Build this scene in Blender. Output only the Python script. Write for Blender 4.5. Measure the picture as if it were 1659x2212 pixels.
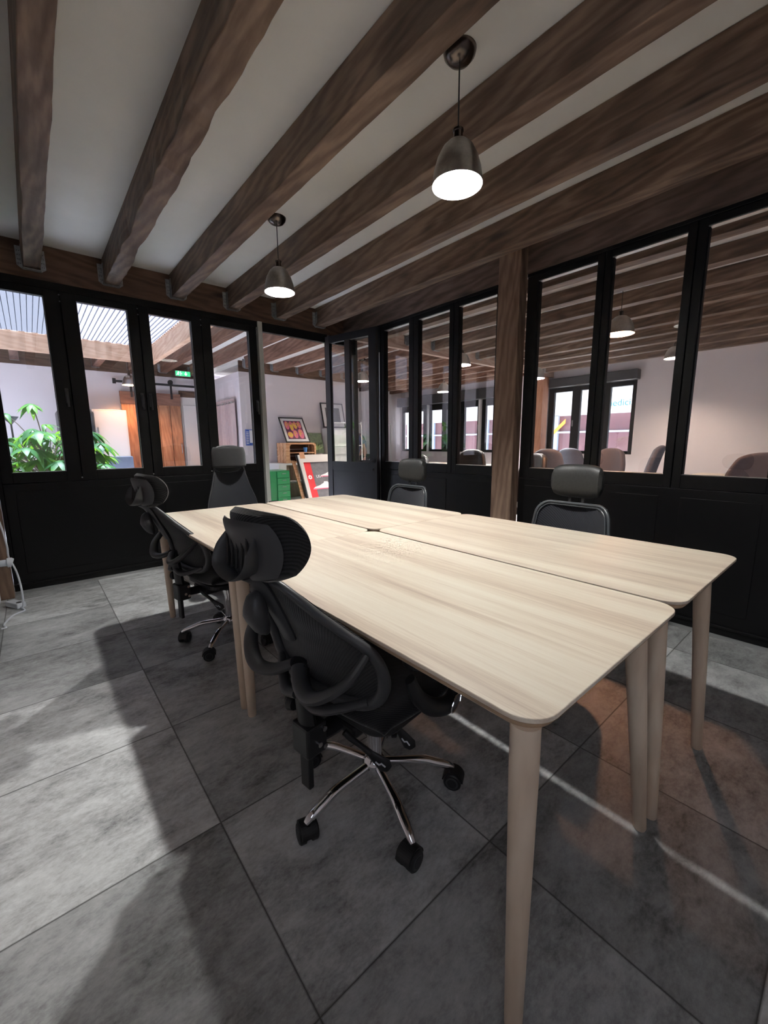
import bpy, math, random
from mathutils import Vector, Matrix, noise
S = bpy.context.scene
C = S.collection
for o in list(bpy.data.objects): bpy.data.objects.remove(o)
R = math.radians
pi = math.pi

# ------------------------------------------------------------------ camera
cam_d = bpy.data.cameras.new('camera'); cam = bpy.data.objects.new('camera', cam_d); C.objects.link(cam)
YAW, PIT, ROL = 0.7036059, -0.1670255, -0.0074539
f_ = Vector((math.sin(YAW)*math.cos(PIT), math.cos(YAW)*math.cos(PIT), math.sin(PIT)))
r_ = Vector((math.cos(YAW), -math.sin(YAW), 0)); u_ = r_.cross(f_)
r2 = r_*math.cos(ROL)+u_*math.sin(ROL); u2 = -r_*math.sin(ROL)+u_*math.cos(ROL)
mw = Matrix((r2, u2, -f_)).transposed().to_4x4(); mw.translation = Vector((0, 0, 1.20585))
cam.matrix_world = mw
cam_d.sensor_fit = 'VERTICAL'; cam_d.sensor_height = 36.0; cam_d.lens = 888.84/2212*36.0
cam_d.clip_start = 0.02; cam_d.clip_end = 200
S.camera = cam
# ------------------------------------------------------------------ view
S.view_settings.view_transform = 'Standard'; S.view_settings.look = 'None'
S.view_settings.gamma = 1.0; S.view_settings.use_curve_mapping = False
S.view_settings.exposure = 0.75
S.cycles.max_bounces = 10; S.cycles.diffuse_bounces = 5; S.cycles.glossy_bounces = 5
S.cycles.transparent_max_bounces = 24; S.cycles.transmission_bounces = 8
S.cycles.sample_clamp_indirect = 6.0
# ------------------------------------------------------------------ world (overcast sky)
SKY = 1.7
W_ = bpy.data.worlds.new('world'); S.world = W_; W_.use_nodes = True
bg = W_.node_tree.nodes['Background']; bg.inputs[0].default_value = (0.84, 0.88, 1.0, 1); bg.inputs[1].default_value = SKY
def portal(name, loc, rot, sx, sy):
    l = bpy.data.lights.new(name, 'AREA'); l.shape = 'RECTANGLE'; l.size = sx; l.size_y = sy
    l.cycles.is_portal = True
    o = bpy.data.objects.new(name, l); o.location = loc; o.rotation_euler = rot; C.objects.link(o)
fill_sun_d = bpy.data.lights.new('sun', 'SUN'); fill_sun_d.energy = 185.0; fill_sun_d.angle = R(12); fill_sun_d.color = (1, .97, .97)  # overhead sun added to brighten the lounge by bounce off its floor
sun = bpy.data.objects.new('sun', fill_sun_d); sun.rotation_euler = (R(-1), R(1), 0); C.objects.link(sun)
portal('skylight_portal', (0.2, 6.5, 2.95), (0, 0, 0), 3.2, 3.3)
portal('left_portal', (-.50, -.42, 1.65), (0, R(-90), 0), 1.4, .95)
portal('street_portal', (8.55, 5.9, 1.6), (0, R(90), 0), 1.7, 6.4)
BULB = 1850.0      # emission strength of the ceiling pendants' bulbs
WARM = 3000.0

# ================================================================== geometry helpers
class M:
    def __init__(s): s.v = []; s.f = []
    def add(s, vs, fs, mat=None):
        b = len(s.v)
        s.v += [tuple(mat @ Vector(v)) if mat else tuple(v) for v in vs]
        s.f += [tuple(i+b for i in f) for f in fs]; return s
    def box(s, x0, y0, z0, x1, y1, z1, mat=None):
        vs = [(x, y, z) for z in (z0, z1) for y in (y0, y1) for x in (x0, x1)]
        fs = [(0, 2, 3, 1), (4, 5, 7, 6), (0, 1, 5, 4), (2, 6, 7, 3), (0, 4, 6, 2), (1, 3, 7, 5)]
        return s.add(vs, fs, mat)
    def prism(s, poly, a, b, plane='xy', mat=None):
        n = len(poly)
        def p3(p, h):
            return {'xy': (p[0], p[1], h), 'xz': (p[0], h, p[1]), 'yz': (h, p[0], p[1])}[plane]
        vs = [p3(p, a) for p in poly]+[p3(p, b) for p in poly]
        fs = [tuple(range(n))[::-1], tuple(range(n, 2*n))]+[(i, (i+1) % n, (i+1) % n+n, i+n) for i in range(n)]
        return s.add(vs, fs, mat)
    def tube(s, pts, r, seg=10, closed=False, sx=1.0, mat=None, up=None):
        pts = [Vector(p) for p in pts]; n = len(pts)
        rs = r if isinstance(r, (list, tuple)) else [r]*n
        vs = []; fs = []
        N = None
        for i, p in enumerate(pts):
            if closed: t = (pts[(i+1) % n]-pts[i-1]).normalized()
            else: t = (pts[min(i+1, n-1)]-pts[max(i-1, 0)]).normalized()
            if N is None:
                a = Vector(up) if up else (Vector((0, 0, 1)) if abs(t.z) < .9 else Vector((1, 0, 0)))
                N = (a-t*a.dot(t)).normalized()
            else:
                N = (N-t*N.dot(t)).normalized()
            B = t.cross(N)
            for k in range(seg):
                q = 2*pi*k/seg
                vs.append(p+N*math.cos(q)*rs[i]+B*math.sin(q)*rs[i]*sx)
        m = n if closed else n-1
        for i in range(m):
            for k in range(seg):
                a = i*seg+k; b = i*seg+(k+1) % seg; j = (i+1) % n
                fs.append((a, b, j*seg+(k+1) % seg, j*seg+k))
        if not closed:
            fs.append(tuple(range(seg))[::-1]); fs.append(tuple((n-1)*seg+k for k in range(seg)))
        return s.add(vs, fs, mat)
    def lathe(s, prof, seg=24, mat=None, c=(0, 0, 0)):
        vs = []; fs = []; n = len(prof)
        for (r, z) in prof:
            for k in range(seg):
                q = 2*pi*k/seg; vs.append((c[0]+r*math.cos(q), c[1]+r*math.sin(q), c[2]+z))
        for i in range(n-1):
            for k in range(seg):
                fs.append((i*seg+k, i*seg+(k+1) % seg, (i+1)*seg+(k+1) % seg, (i+1)*seg+k))
        if prof[0][0] > 1e-6: fs.append(tuple(range(seg))[::-1])
        if prof[-1][0] > 1e-6: fs.append(tuple((n-1)*seg+k for k in range(seg)))
        return s.add(vs, fs, mat)
    def cyl(s, a, b, r, seg=16, r2=None):
        return s.tube([a, b], [r, r2 if r2 is not None else r], seg)
    def slab(s, fn, nu, nv, th, mat=None):
        """grid surface fn(u,v)->point, thickened along -normal estimate"""
        P = [[Vector(fn(i/nu, j/nv)) for j in range(nv+1)] for i in range(nu+1)]
        vs = []; fs = []
        def nrm(i, j):
            a = P[min(i+1, nu)][j]-P[max(i-1, 0)][j]; b = P[i][min(j+1, nv)]-P[i][max(j-1, 0)]
            c = a.cross(b); return c.normalized() if c.length > 1e-9 else Vector((0, 0, 1))
        for i in range(nu+1):
            for j in range(nv+1): vs.append(P[i][j])
        for i in range(nu+1):
            for j in range(nv+1):
                t = th(i/nu, j/nv) if callable(th) else th
                vs.append(P[i][j]-nrm(i, j)*t)
        K = (nu+1)*(nv+1)
        ix = lambda i, j: i*(nv+1)+j
        for i in range(nu):
            for j in range(nv):
                q = (ix(i, j), ix(i+1, j), ix(i+1, j+1), ix(i, j+1)); fs.append(q); fs.append(tuple(a+K for a in q[::-1]))
        for i in range(nu):
            fs.append((ix(i, 0), ix(i, 0)+K, ix(i+1, 0)+K, ix(i+1, 0))); fs.append((ix(i, nv), ix(i+1, nv), ix(i+1, nv)+K, ix(i, nv)+K))
        for j in range(nv):
            fs.append((ix(0, j), ix(0, j+1), ix(0, j+1)+K, ix(0, j)+K)); fs.append((ix(nu, j), ix(nu, j)+K, ix(nu, j+1)+K, ix(nu, j+1)))
        return s.add(vs, fs, mat)

def rrect(x0, y0, x1, y1, r, n=6):
    p = []
    for cx, cy, a in ((x1-r, y1-r, 0), (x0+r, y1-r, 90), (x0+r, y0+r, 180), (x1-r, y0+r, 270)):
        for k in range(n+1):
            q = R(a+90*k/n); p.append((cx+r*math.cos(q), cy+r*math.sin(q)))
    return p
def smooth_path(pts, n=8, closed=False):
    P = [Vector(p) for p in pts]; out = []; m = len(P)
    rng = range(m) if closed else range(m-1)
    for i in rng:
        g = (lambda k: P[k % m]) if closed else (lambda k: P[max(0, min(m-1, k))])
        a, b, c, d = g(i-1), g(i), g(i+1), g(i+2)
        for k in range(n):
            t = k/n
            out.append(.5*((2*b)+(c-a)*t+(2*a-5*b+4*c-d)*t*t+(-a+3*b-3*c+d)*t**3))
    if not closed: out.append(P[-1])
    return out
def lerp_list(vals, n):
    out = []
    for k in range(n):
        t = k/(n-1)*(len(vals)-1); i = min(int(t), len(vals)-2); out.append(vals[i]+(vals[i+1]-vals[i])*(t-i))
    return out
def obj(name, m, mat, parent=None, smooth=False, bevel=0, sub=0, world=False):
    off = Vector((0, 0, 0))
    if world and parent: off = Vector(parent.location)
    me = bpy.data.meshes.new(name)
    me.from_pydata([tuple(Vector(v)-off) for v in m.v], [], m.f); me.update()
    if mat: me.materials.append(mat)
    o = bpy.data.objects.new(name, me); C.objects.link(o)
    if parent: o.parent = parent
    if smooth:
        for p in me.polygons: p.use_smooth = True
    if bevel:
        b = o.modifiers.new('bevel', 'BEVEL'); b.width = bevel; b.segments = 2; b.limit_method = 'ANGLE'; b.angle_limit = R(40)
    if sub:
        b = o.modifiers.new('sub', 'SUBSURF'); b.levels = sub; b.render_levels = sub
    if smooth and not sub:
        try:
            me.set_sharp_from_angle(angle=R(38))
        except Exception: pass
    return o
def tag(o, label=None, cat=None, group=None, kind=None):
    for k, v in (('label', label), ('category', cat), ('group', group), ('kind', kind)):
        if v: o[k] = v
    return o
def empty(name, loc=(0, 0, 0), rz=0, label=None, cat=None, group=None, kind=None):
    o = bpy.data.objects.new(name, None); o.empty_display_size = .1; C.objects.link(o)
    o.location = loc; o.rotation_euler = (0, 0, rz)
    return tag(o, label, cat, group, kind)
def struct(name, m, mat, **k):
    o = obj(name, m, mat, **k)
    if not k.get('parent'): o['kind'] = 'structure'
    return o
def dup(o, parent=None, label=None):
    c = o.copy(); C.objects.link(c)
    if parent: c.parent = parent
    if label: c['label'] = label
    for ch in [x for x in bpy.data.objects if x.parent == o]: dup(ch, c)
    return c
def text(name, s, size, mat, M4, parent=None, ext=.001, align='CENTER'):
    cu = bpy.data.curves.new(name+'_c', 'FONT'); cu.body = s; cu.size = size; cu.extrude = ext; cu.align_x = align; cu.align_y = 'CENTER'
    t = bpy.data.objects.new(name+'_t', cu); C.objects.link(t)
    dg = bpy.context.evaluated_depsgraph_get()
    me = bpy.data.meshes.new_from_object(t.evaluated_get(dg))
    bpy.data.objects.remove(t)
    me.materials.clear(); me.materials.append(mat)
    me.transform(M4)
    if parent: me.transform(Matrix.Translation(-Vector(parent.location)))
    o = bpy.data.objects.new(name, me); C.objects.link(o)
    if parent: o.parent = parent
    return o

# ================================================================== materials
class NT:
    def __init__(s, name):
        s.m = bpy.data.materials.new(name); s.m.use_nodes = True; s.t = s.m.node_tree; s.n = s.t.nodes
        s.p = s.n['Principled BSDF']; s.out = s.n['Material Output']
    def new(s, typ, **k):
        n = s.n.new(typ)
        for a, b in k.items():
            if hasattr(n, a): setattr(n, a, b)
            else: n.inputs[a].default_value = b
        return n
    def link(s, a, b): s.t.links.new(a, b)
    def ramp(s, fac, stops, interp='LINEAR'):
        r = s.n.new('ShaderNodeValToRGB'); r.color_ramp.interpolation = interp
        e = r.color_ramp.elements
        while len(e) < len(stops): e.new(.5)
        for el, (p, c) in zip(e, stops): el.position = p; el.color = (c[0], c[1], c[2], 1)
        s.link(fac, r.inputs[0]); return r.outputs[0]
    def coords(s, scale=(1, 1, 1), kind='Object', rnd=0, rot=(0, 0, 0)):
        tc = s.n.new('ShaderNodeTexCoord'); mp = s.n.new('ShaderNodeMapping'); mp.inputs['Scale'].default_value = scale; mp.inputs['Rotation'].default_value = rot
        if kind == 'World':
            g = s.n.new('ShaderNodeNewGeometry'); src = g.outputs['Position']
        else: src = tc.outputs[kind]
        if rnd:
            oi = s.n.new('ShaderNodeObjectInfo'); ml = s.n.new('ShaderNodeMath'); ml.operation = 'MULTIPLY'; ml.inputs[1].default_value = rnd
            s.link(oi.outputs['Random'], ml.inputs[0]); ad = s.n.new('ShaderNodeVectorMath'); ad.operation = 'ADD'
            s.link(src, ad.inputs[0]); s.link(ml.outputs[0], ad.inputs[1]); src = ad.outputs[0]
        s.link(src, mp.inputs[0]); return mp.outputs[0]
    def noise(s, vec, scale, detail=4, rough=.55, dist=0):
        n = s.n.new('ShaderNodeTexNoise'); n.inputs['Scale'].default_value = scale; n.inputs['Detail'].default_value = detail
        n.inputs['Roughness'].default_value = rough; n.inputs['Distortion'].default_value = dist
        s.link(vec, n.inputs['Vector']); return n.outputs[0]
    def mix(s, fac, a, b, mode='MIX'):
        n = s.n.new('ShaderNodeMix'); n.data_type = 'RGBA'; n.blend_type = mode
        if isinstance(fac, (int, float)): n.inputs[0].default_value = fac
        else: s.link(fac, n.inputs[0])
        for i, v in ((6, a), (7, b)):
            if isinstance(v, (tuple, list)): n.inputs[i].default_value = (v[0], v[1], v[2], 1)
            else: s.link(v, n.inputs[i])
        return n.outputs[2]
    def math(s, op, a, b=0):
        n = s.n.new('ShaderNodeMath'); n.operation = op
        for i, v in ((0, a), (1, b)):
            if isinstance(v, (int, float)): n.inputs[i].default_value = v
            else: s.link(v, n.inputs[i])
        return n.outputs[0]
    def bump(s, h, strength=.3, dist=.002):
        b = s.n.new('ShaderNodeBump'); b.inputs['Strength'].default_value = strength; b.inputs['Distance'].default_value = dist
        s.link(h, b.inputs['Height']); s.link(b.outputs[0], s.p.inputs['Normal'])
    def base(s, v):
        if isinstance(v, (tuple, list)): s.p.inputs['Base Color'].default_value = (v[0], v[1], v[2], 1)
        else: s.link(v, s.p.inputs['Base Color'])
def plain(name, col, rough=.5, metal=0, spec=.5, nz=0, nscale=20, bump=0, emit=None, estr=0, coat=0):
    t = NT(name); t.p.inputs['Roughness'].default_value = rough; t.p.inputs['Metallic'].default_value = metal
    t.p.inputs['Specular IOR Level'].default_value = spec
    v = t.coords((1, 1, 1), 'World' if nz else 'Object')
    n = t.noise(v, nscale)
    lo = [c*(1-nz) for c in col]; hi = [min(1, c*(1+nz)) for c in col]
    t.base(t.ramp(n, [(.3, lo), (.7, hi)]))
    if bump: t.bump(n, bump)
    if emit: t.p.inputs['Emission Color'].default_value = (*emit, 1); t.p.inputs['Emission Strength'].default_value = estr
    if coat: t.p.inputs['Coat Weight'].default_value = coat
    return t.m
def wood(name, cols, axis='y', rough=.6, scale=1.0, knots=False, bump=.35, rnd=7.0, kind='World', spec=.3):
    t = NT(name); t.p.inputs['Roughness'].default_value = rough; t.p.inputs['Specular IOR Level'].default_value = spec
    st = {'x': (.16, 1, 1), 'y': (1, .16, 1), 'z': (1, 1, .16)}[axis]
    v = t.coords(tuple(a*scale for a in st), kind, rnd)
    big = t.noise(v, 5, 3, .5, 1.2)
    wv = t.n.new('ShaderNodeTexWave'); wv.wave_type = 'BANDS'; wv.bands_direction = 'DIAGONAL'
    wv.inputs['Scale'].default_value = 9; wv.inputs['Distortion'].default_value = 9; wv.inputs['Detail'].default_value = 3; wv.inputs['Detail Scale'].default_value = 1.2
    t.link(v, wv.inputs['Vector'])
    fine = t.noise(v, 60, 4, .6)
    mixv = t.math('ADD', t.math('MULTIPLY', big, .62), t.math('ADD', t.math('MULTIPLY', wv.outputs[0], .16), t.math('MULTIPLY', fine, .22)))
    col = t.ramp(mixv, [(.30, cols[0]), (.48, cols[1]), (.68, cols[2])])
    v2 = t.coords((1, 1, 1), kind, rnd)
    blot = t.noise(v2, 3.2, 3, .5)
    col = t.mix(t.ramp(blot, [(.35, (0, 0, 0)), (.7, (.45, .45, .45))]), col, cols[0])
    if knots:
        vo = t.n.new('ShaderNodeTexVoronoi'); vo.inputs['Scale'].default_value = 1.0
        vk = t.coords(tuple({'x': (1.3, 5, 5), 'y': (5, 1.3, 5), 'z': (5, 5, 1.3)}[axis]), kind, rnd)
        t.link(vk, vo.inputs['Vector'])
        kf = t.ramp(vo.outputs['Distance'], [(.05, (.9, .9, .9)), (.16, (0, 0, 0))])
        col = t.mix(kf, col, tuple(c*.35 for c in cols[0]))
    t.base(col); t.bump(mixv, bump, .004)
    return t.m

beam_cols = ((.050, .031, .022), (.125, .080, .056), (.235, .162, .118))
m_beam = wood('walnut stained beam', beam_cols, 'y', .55, knots=True)
m_beamx = wood('walnut stained header', ((.045, .025, .017), (.105, .060, .040), (.17, .105, .072)), 'x', .6, knots=True)
m_beamyh = wood('walnut stained header lengthwise', ((.045, .030, .024), (.105, .070, .056), (.17, .12, .098)), 'y', .6, knots=True)
m_post = wood('brown post wood', ((.10, .06, .04), (.19, .125, .09), (.29, .20, .145)), 'z', .6)
m_post2 = wood('orange post wood', ((.30, .13, .075), (.42, .20, .12), (.52, .28, .18)), 'z', .6, knots=True)
m_pine = wood('pale pine curb', ((.50, .30, .20), (.66, .44, .31), (.76, .56, .42)), 'x', .6)
m_piney = wood('pale pine curb lengthwise', ((.50, .30, .20), (.66, .44, .31), (.76, .56, .42)), 'y', .6)
m_lbeam = wood('lounge joist', ((.07, .032, .02), (.15, .075, .05), (.25, .14, .10)), 'y', .6)
m_track = wood('light header wood', ((.30, .20, .16), (.42, .30, .25), (.5, .38, .32)), 'x', .6)
m_door = wood('barn door wood', ((.18, .075, .04), (.42, .19, .10), (.56, .29, .16)), 'z', .5, knots=True)
m_crate = wood('crate pine', ((.40, .19, .09), (.62, .35, .19), (.75, .48, .30)), 'x', .6)
m_birch = wood('birch shelf wood', ((.60, .44, .33), (.72, .57, .45), (.8, .66, .54)), 'z', .5)
m_leg = wood('ash leg', ((.50, .38, .28), (.62, .50, .385), (.70, .59, .47)), 'z', .45, bump=.1, rnd=3)
def ash_top():
    t = NT('ash veneer top'); t.p.inputs['Roughness'].default_value = .3; t.p.inputs['Specular IOR Level'].default_value = .45
    v = t.coords((1, .05, 1), 'World', 9.0)
    # plank tone: broad bands across x
    b1 = t.noise(v, 9, 2, .5, .2); b2 = t.noise(v, 30, 3, .6, .6); b3 = t.noise(t.coords((1, .02, 1), 'World', 9.0), 220, 3, .6)
    s = t.math('ADD', t.math('MULTIPLY', b1, .5), t.math('ADD', t.math('MULTIPLY', b2, .3), t.math('MULTIPLY', b3, .2)))
    col = t.ramp(s, [(.38, (.47, .375, .295)), (.46, (.58, .49, .39)), (.52, (.66, .58, .47)), (.62, (.72, .66, .55))])
    t.base(col)
    rr = t.n.new('ShaderNodeMapRange'); rr.inputs[3].default_value = .26; rr.inputs[4].default_value = .4; t.link(b2, rr.inputs[0]); t.link(rr.outputs[0], t.p.inputs['Roughness'])
    t.bump(b3, .12, .001)
    return t.m
m_top = ash_top()
m_edge = plain('ash edge', (.45, .31, .20), .5, nz=.1, nscale=60)
def floor_mat():
    t = NT('concrete look tiles'); t.p.inputs['Specular IOR Level'].default_value = .4
    v = t.coords((1, 1, 1), 'World')
    sep = t.n.new('ShaderNodeSeparateXYZ'); t.link(v, sep.inputs[0])
    P = .603
    gx = t.math('DIVIDE', t.math('SUBTRACT', sep.outputs[0], .333), P); gy = t.math('DIVIDE', t.math('SUBTRACT', sep.outputs[1], .615), P)
    ix = t.math('FLOOR', gx); iy = t.math('FLOOR', gy)
    fx = t.math('SUBTRACT', gx, ix); fy = t.math('SUBTRACT', gy, iy)
    cm = t.n.new('ShaderNodeCombineXYZ'); t.link(ix, cm.inputs[0]); t.link(iy, cm.inputs[1])
    wn = t.n.new('ShaderNodeTexWhiteNoise'); wn.noise_dimensions = '3D'; t.link(cm.outputs[0], wn.inputs[0])
    # offset noise coords per tile, stretch along x
    sc = t.n.new('ShaderNodeVectorMath'); sc.operation = 'MULTIPLY_ADD'; t.link(wn.outputs['Color'], sc.inputs[0]); sc.inputs[1].default_value = (17, 17, 17); t.link(v, sc.inputs[2])
    st = t.n.new('ShaderNodeVectorMath'); st.operation = 'MULTIPLY'; t.link(sc.outputs[0], st.inputs[0]); st.inputs[1].default_value = (1, 1.7, 1)
    cl = t.noise(st.outputs[0], 2.6, 6, .62, .3); sp = t.noise(st.outputs[0], 11, 8, .75, .3); sm = t.noise(st.outputs[0], 55, 4, .7)
    s = t.math('ADD', t.math('MULTIPLY', cl, .42), t.math('ADD', t.math('MULTIPLY', sp, .40), t.math('MULTIPLY', sm, .18)))
    col = t.ramp(s, [(.38, (.17, .172, .17)), (.455, (.38, .387, .387)), (.53, (.56, .573, .573)), (.63, (.74, .755, .755))])
    tone = t.math('ADD', t.math('MULTIPLY', wn.outputs['Value'], .62), .50)
    col = t.mix(1.0, col, t.ramp(tone, [(0, (0, 0, 0)), (1, (1, 1, 1))]), 'MULTIPLY')
    ed = t.math('MINIMUM', t.math('MINIMUM', fx, t.math('SUBTRACT', 1, fx)), t.math('MINIMUM', fy, t.math('SUBTRACT', 1, fy)))
    gm = t.ramp(ed, [(.0022, (1, 1, 1)), (.005, (0, 0, 0))])
    col = t.mix(gm, col, (.045, .043, .04)); t.base(col)
    rr = t.n.new('ShaderNodeMapRange'); rr.inputs[3].default_value = .36; rr.inputs[4].default_value = .6; t.link(sp, rr.inputs[0]); t.link(rr.outputs[0], t.p.inputs['Roughness'])
    hh = t.math('SUBTRACT', t.math('MULTIPLY', sp, .3), gm); t.bump(hh, .35, .002)
    return t.m
m_floor = floor_mat()
m_ceil = plain('matte ceiling paint', (.88, .87, .82), .9, nz=.03, nscale=3)
m_wall = plain('white wall paint', (.74, .685, .705), .85, nz=.02, nscale=2, bump=.02)
m_black = plain('matte black steel', (.0035, .0035, .004), .45, spec=.25, nz=.1)
m_blackdoor = plain('satin black door paint', (.012, .012, .014), .35, spec=.5, nz=.1)
m_dark = plain('black plastic', (.014, .014, .015), .45, spec=.4)
m_darkg = plain('charcoal plastic', (.042, .043, .046), .42, spec=.45)
def fabric(name, col, s=420, rough=.85):
    t = NT(name); t.p.inputs['Roughness'].default_value = rough; t.p.inputs['Specular IOR Level'].default_value = .25
    t.p.inputs['Sheen Weight'].default_value = .25
    w = t.n.new('ShaderNodeTexWave'); w.wave_type = 'BANDS'; w.bands_direction = 'DIAGONAL'; w.inputs['Scale'].default_value = s/10; w.inputs['Distortion'].default_value = .4
    t.link(t.coords((1, 1, 1)), w.inputs['Vector'])
    t.base(t.ramp(w.outputs[0], [(.2, tuple(c*.55 for c in col)), (.8, tuple(c*1.5 for c in col))]))
    t.bump(w.outputs[0], .5, .0015); return t.m
m_fab = fabric('black ribbed mesh fabric', (.012, .012, .013), 800)
m_fab2 = fabric('charcoal mesh fabric', (.013, .014, .019), 500)
m_seat = fabric('black seat foam cloth', (.008, .008, .009), 600)
m_leather = plain('dark grey leather', (.017, .018, .0175), .5, nz=.25, nscale=90, bump=.15)
m_chrome = plain('chrome', (.78, .78, .80), .09, 1)
m_nickel = plain('brushed nickel', (.36, .35, .34), .33, 1, nz=.1, nscale=60)
m_bronze = plain('dark bronze', (.12, .10, .09), .25, 1)
m_galv = plain('galvanised steel', (.34, .35, .36), .5, .75, nz=.25, nscale=45)
m_shadein = plain('white enamel', (.85, .85, .83), .5)
m_white = plain('white lacquer', (.78, .78, .78), .4)
m_whitep = plain('white plastic', (.72, .75, .80), .35, spec=.5)
m_blue = plain('blue plastic', (.02, .06, .35), .4)
m_greyfr = plain('grey translucent plastic', (.05, .056, .062), .3, spec=.6)
m_grey = plain('grey upholstery', (.085, .10, .135), .8, nz=.15, nscale=60)
m_bluegrey = plain('blue grey upholstery', (.045, .055, .085), .75, nz=.15)
m_silver = plain('grey metal strip', (.45, .46, .46), .35, .8)
m_green = plain('green lacquered steel', (.01, .25, .075), .4, coat=.3)
m_cream = plain('cream lacquer', (.72, .68, .64), .5)
m_pot = plain('dark pot', (.05, .05, .05), .5)
m_trunk = wood('plant bark', ((.05, .035, .02), (.11, .08, .05), (.18, .14, .09)), 'z', .8, kind='Object')
m_curtain = plain('rose beige curtain cloth', (.50, .38, .37), .9, nz=.06, nscale=30)
m_red = plain('red print', (.75, .03, .04), .5)
m_dgrey = plain('grey print', (.14, .14, .15), .5, nz=.2, nscale=12)
m_pink = plain('pink print', (.75, .17, .28), .5)
m_yel = plain('yellow print', (.85, .55, .10), .5)
m_purp = plain('dark purple print', (.10, .015, .05), .5)
m_kraft = plain('brown cardboard', (.55, .28, .15), .7)
m_paper = plain('white paper', (.85, .84, .84), .6)
m_leafprint = plain('leaf print green', (.09, .12, .065), .5, nz=.5, nscale=40)
m_teal = plain('turquoise sign letters', (.0, .20, .26), .5)
m_signw = plain('white sign board', (.55, .56, .56), .6)
m_shop = plain('pale blue shopfront paint', (.36, .47, .60), .5)
m_shopglass = plain('dark red shop glass', (.16, .08, .09), .15, nz=.2, nscale=2)
m_asph = plain('grey asphalt', (.05, .05, .055), .9, nz=.1)
m_orange = plain('orange tape', (.95, .30, .04), .5)
m_skin = plain('skin', (.55, .33, .26), .6)
m_shirt = plain('blue grey shirt', (.12, .15, .27), .8, nz=.1)
m_trous = plain('dark trousers', (.03, .03, .04), .8)
m_hair = plain('brown hair', (.05, .03, .02), .6)
def leafmat():
    t = NT('glossy leaf'); t.p.inputs['Roughness'].default_value = .5; t.p.inputs['Specular IOR Level'].default_value = .25
    v = t.coords((1, 1, 1)); n = t.noise(v, 3.5, 2)
    t.base(t.ramp(n, [(.35, (.006, .035, .012)), (.5, (.018, .085, .018)), (.64, (.07, .18, .015))]))
    tr = t.n.new('ShaderNodeBsdfTranslucent'); tr.inputs[0].default_value = (.13, .30, .015, 1)
    mx = t.n.new('ShaderNodeMixShader'); mx.inputs[0].default_value = .35
    t.link(t.p.outputs[0], mx.inputs[1]); t.link(tr.outputs[0], mx.inputs[2]); t.link(mx.outputs[0], t.out.inputs[0]); return t.m
m_leaf = leafmat()
def glassmat(name, tint=(1, 1, 1), ior=1.5, boost=1.0):
    t = NT(name); fr = t.n.new('ShaderNodeFresnel'); ge = t.n.new('ShaderNodeNewGeometry')
    t.link(t.math('ADD', ior, t.math('MULTIPLY', ge.outputs['Backfacing'], 1/ior-ior)), fr.inputs[0])
    tr = t.n.new('ShaderNodeBsdfTransparent'); tr.inputs[0].default_value = (*tint, 1)
    gl = t.n.new('ShaderNodeBsdfGlossy'); gl.inputs['Roughness'].default_value = 0.0
    mx = t.n.new('ShaderNodeMixShader'); t.link(t.math('MULTIPLY', fr.outputs[0], boost), mx.inputs[0])
    t.link(tr.outputs[0], mx.inputs[1]); t.link(gl.outputs[0], mx.inputs[2]); t.link(mx.outputs[0], t.out.inputs[0]); t.n.remove(t.p); return t.m
m_glass = glassmat('clear glazing', (.97, .98, .98), 1.5, 1.8)
def polycarb():
    t = NT('ribbed translucent polycarbonate')
    tr = t.n.new('ShaderNodeBsdfTransparent'); tr.inputs[0].default_value = (.37, .39, .44, 1)
    tl = t.n.new('ShaderNodeBsdfTranslucent'); tl.inputs[0].default_value = (.85, .88, .95, 1)
    mx = t.n.new('ShaderNodeMixShader'); mx.inputs[0].default_value = .006
    t.link(tr.outputs[0], mx.inputs[1]); t.link(tl.outputs[0], mx.inputs[2]); t.link(mx.outputs[0], t.out.inputs[0]); t.n.remove(t.p); return t.m
m_poly = polycarb()
m_rib = plain('polycarbonate rib', (.42, .46, .50), .5)
def brick():
    t = NT('weathered brick'); t.p.inputs['Roughness'].default_value = .9
    b = t.n.new('ShaderNodeTexBrick'); b.inputs['Scale'].default_value = 1; b.inputs['Brick Width'].default_value = .22; b.inputs['Row Height'].default_value = .075; b.inputs['Mortar Size'].default_value = .008
    b.inputs['Color1'].default_value = (.22, .20, .25, 1); b.inputs['Color2'].default_value = (.36, .33, .36, 1); b.inputs['Mortar'].default_value = (.45, .44, .46, 1)
    t.link(t.coords((1, 1, 1), 'World', 0, (R(90), 0, 0)), b.inputs['Vector']); t.base(b.outputs[0]); return t.m
m_brick = brick()
def emis(name, col, s):
    t = NT(name); t.p.inputs['Base Color'].default_value = (*col, 1); t.p.inputs['Emission Color'].default_value = (*col, 1); t.p.inputs['Emission Strength'].default_value = s; return t.m
m_bulb = emis('lit bulb', (1, .985, .955), BULB)
m_bulbw = emis('lit warm bulb', (1, .46, .25), WARM)
m_exit = emis('lit green exit panel', (.05, .55, .22), .9)
m_exitw = emis('lit white exit pictogram', (.75, 1, .85), 1.6)

# ================================================================== key dimensions (metres)
D = 4.397      # room face of the folding-window partition (plane y = D)
W = 3.094      # room face of the right-hand partition (plane x = W)
CZ = 2.745     # ceiling
BZ = 2.545     # underside of joists
HZ = 2.485     # underside of headers / walls' top
XL, YN = -0.36, -1.0
XF = 8.3       # street facade of the neighbouring room
# ================================================================== shell
struct('floor', M().box(-.46, -1.1, -.1, 3.2, 4.47, 0).box(-2.2, 4.47, -.1, 3.2, 9.3, 0).box(3.2, -2.4, -.1, XF+.3, 9.3, 0), m_floor)
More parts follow.
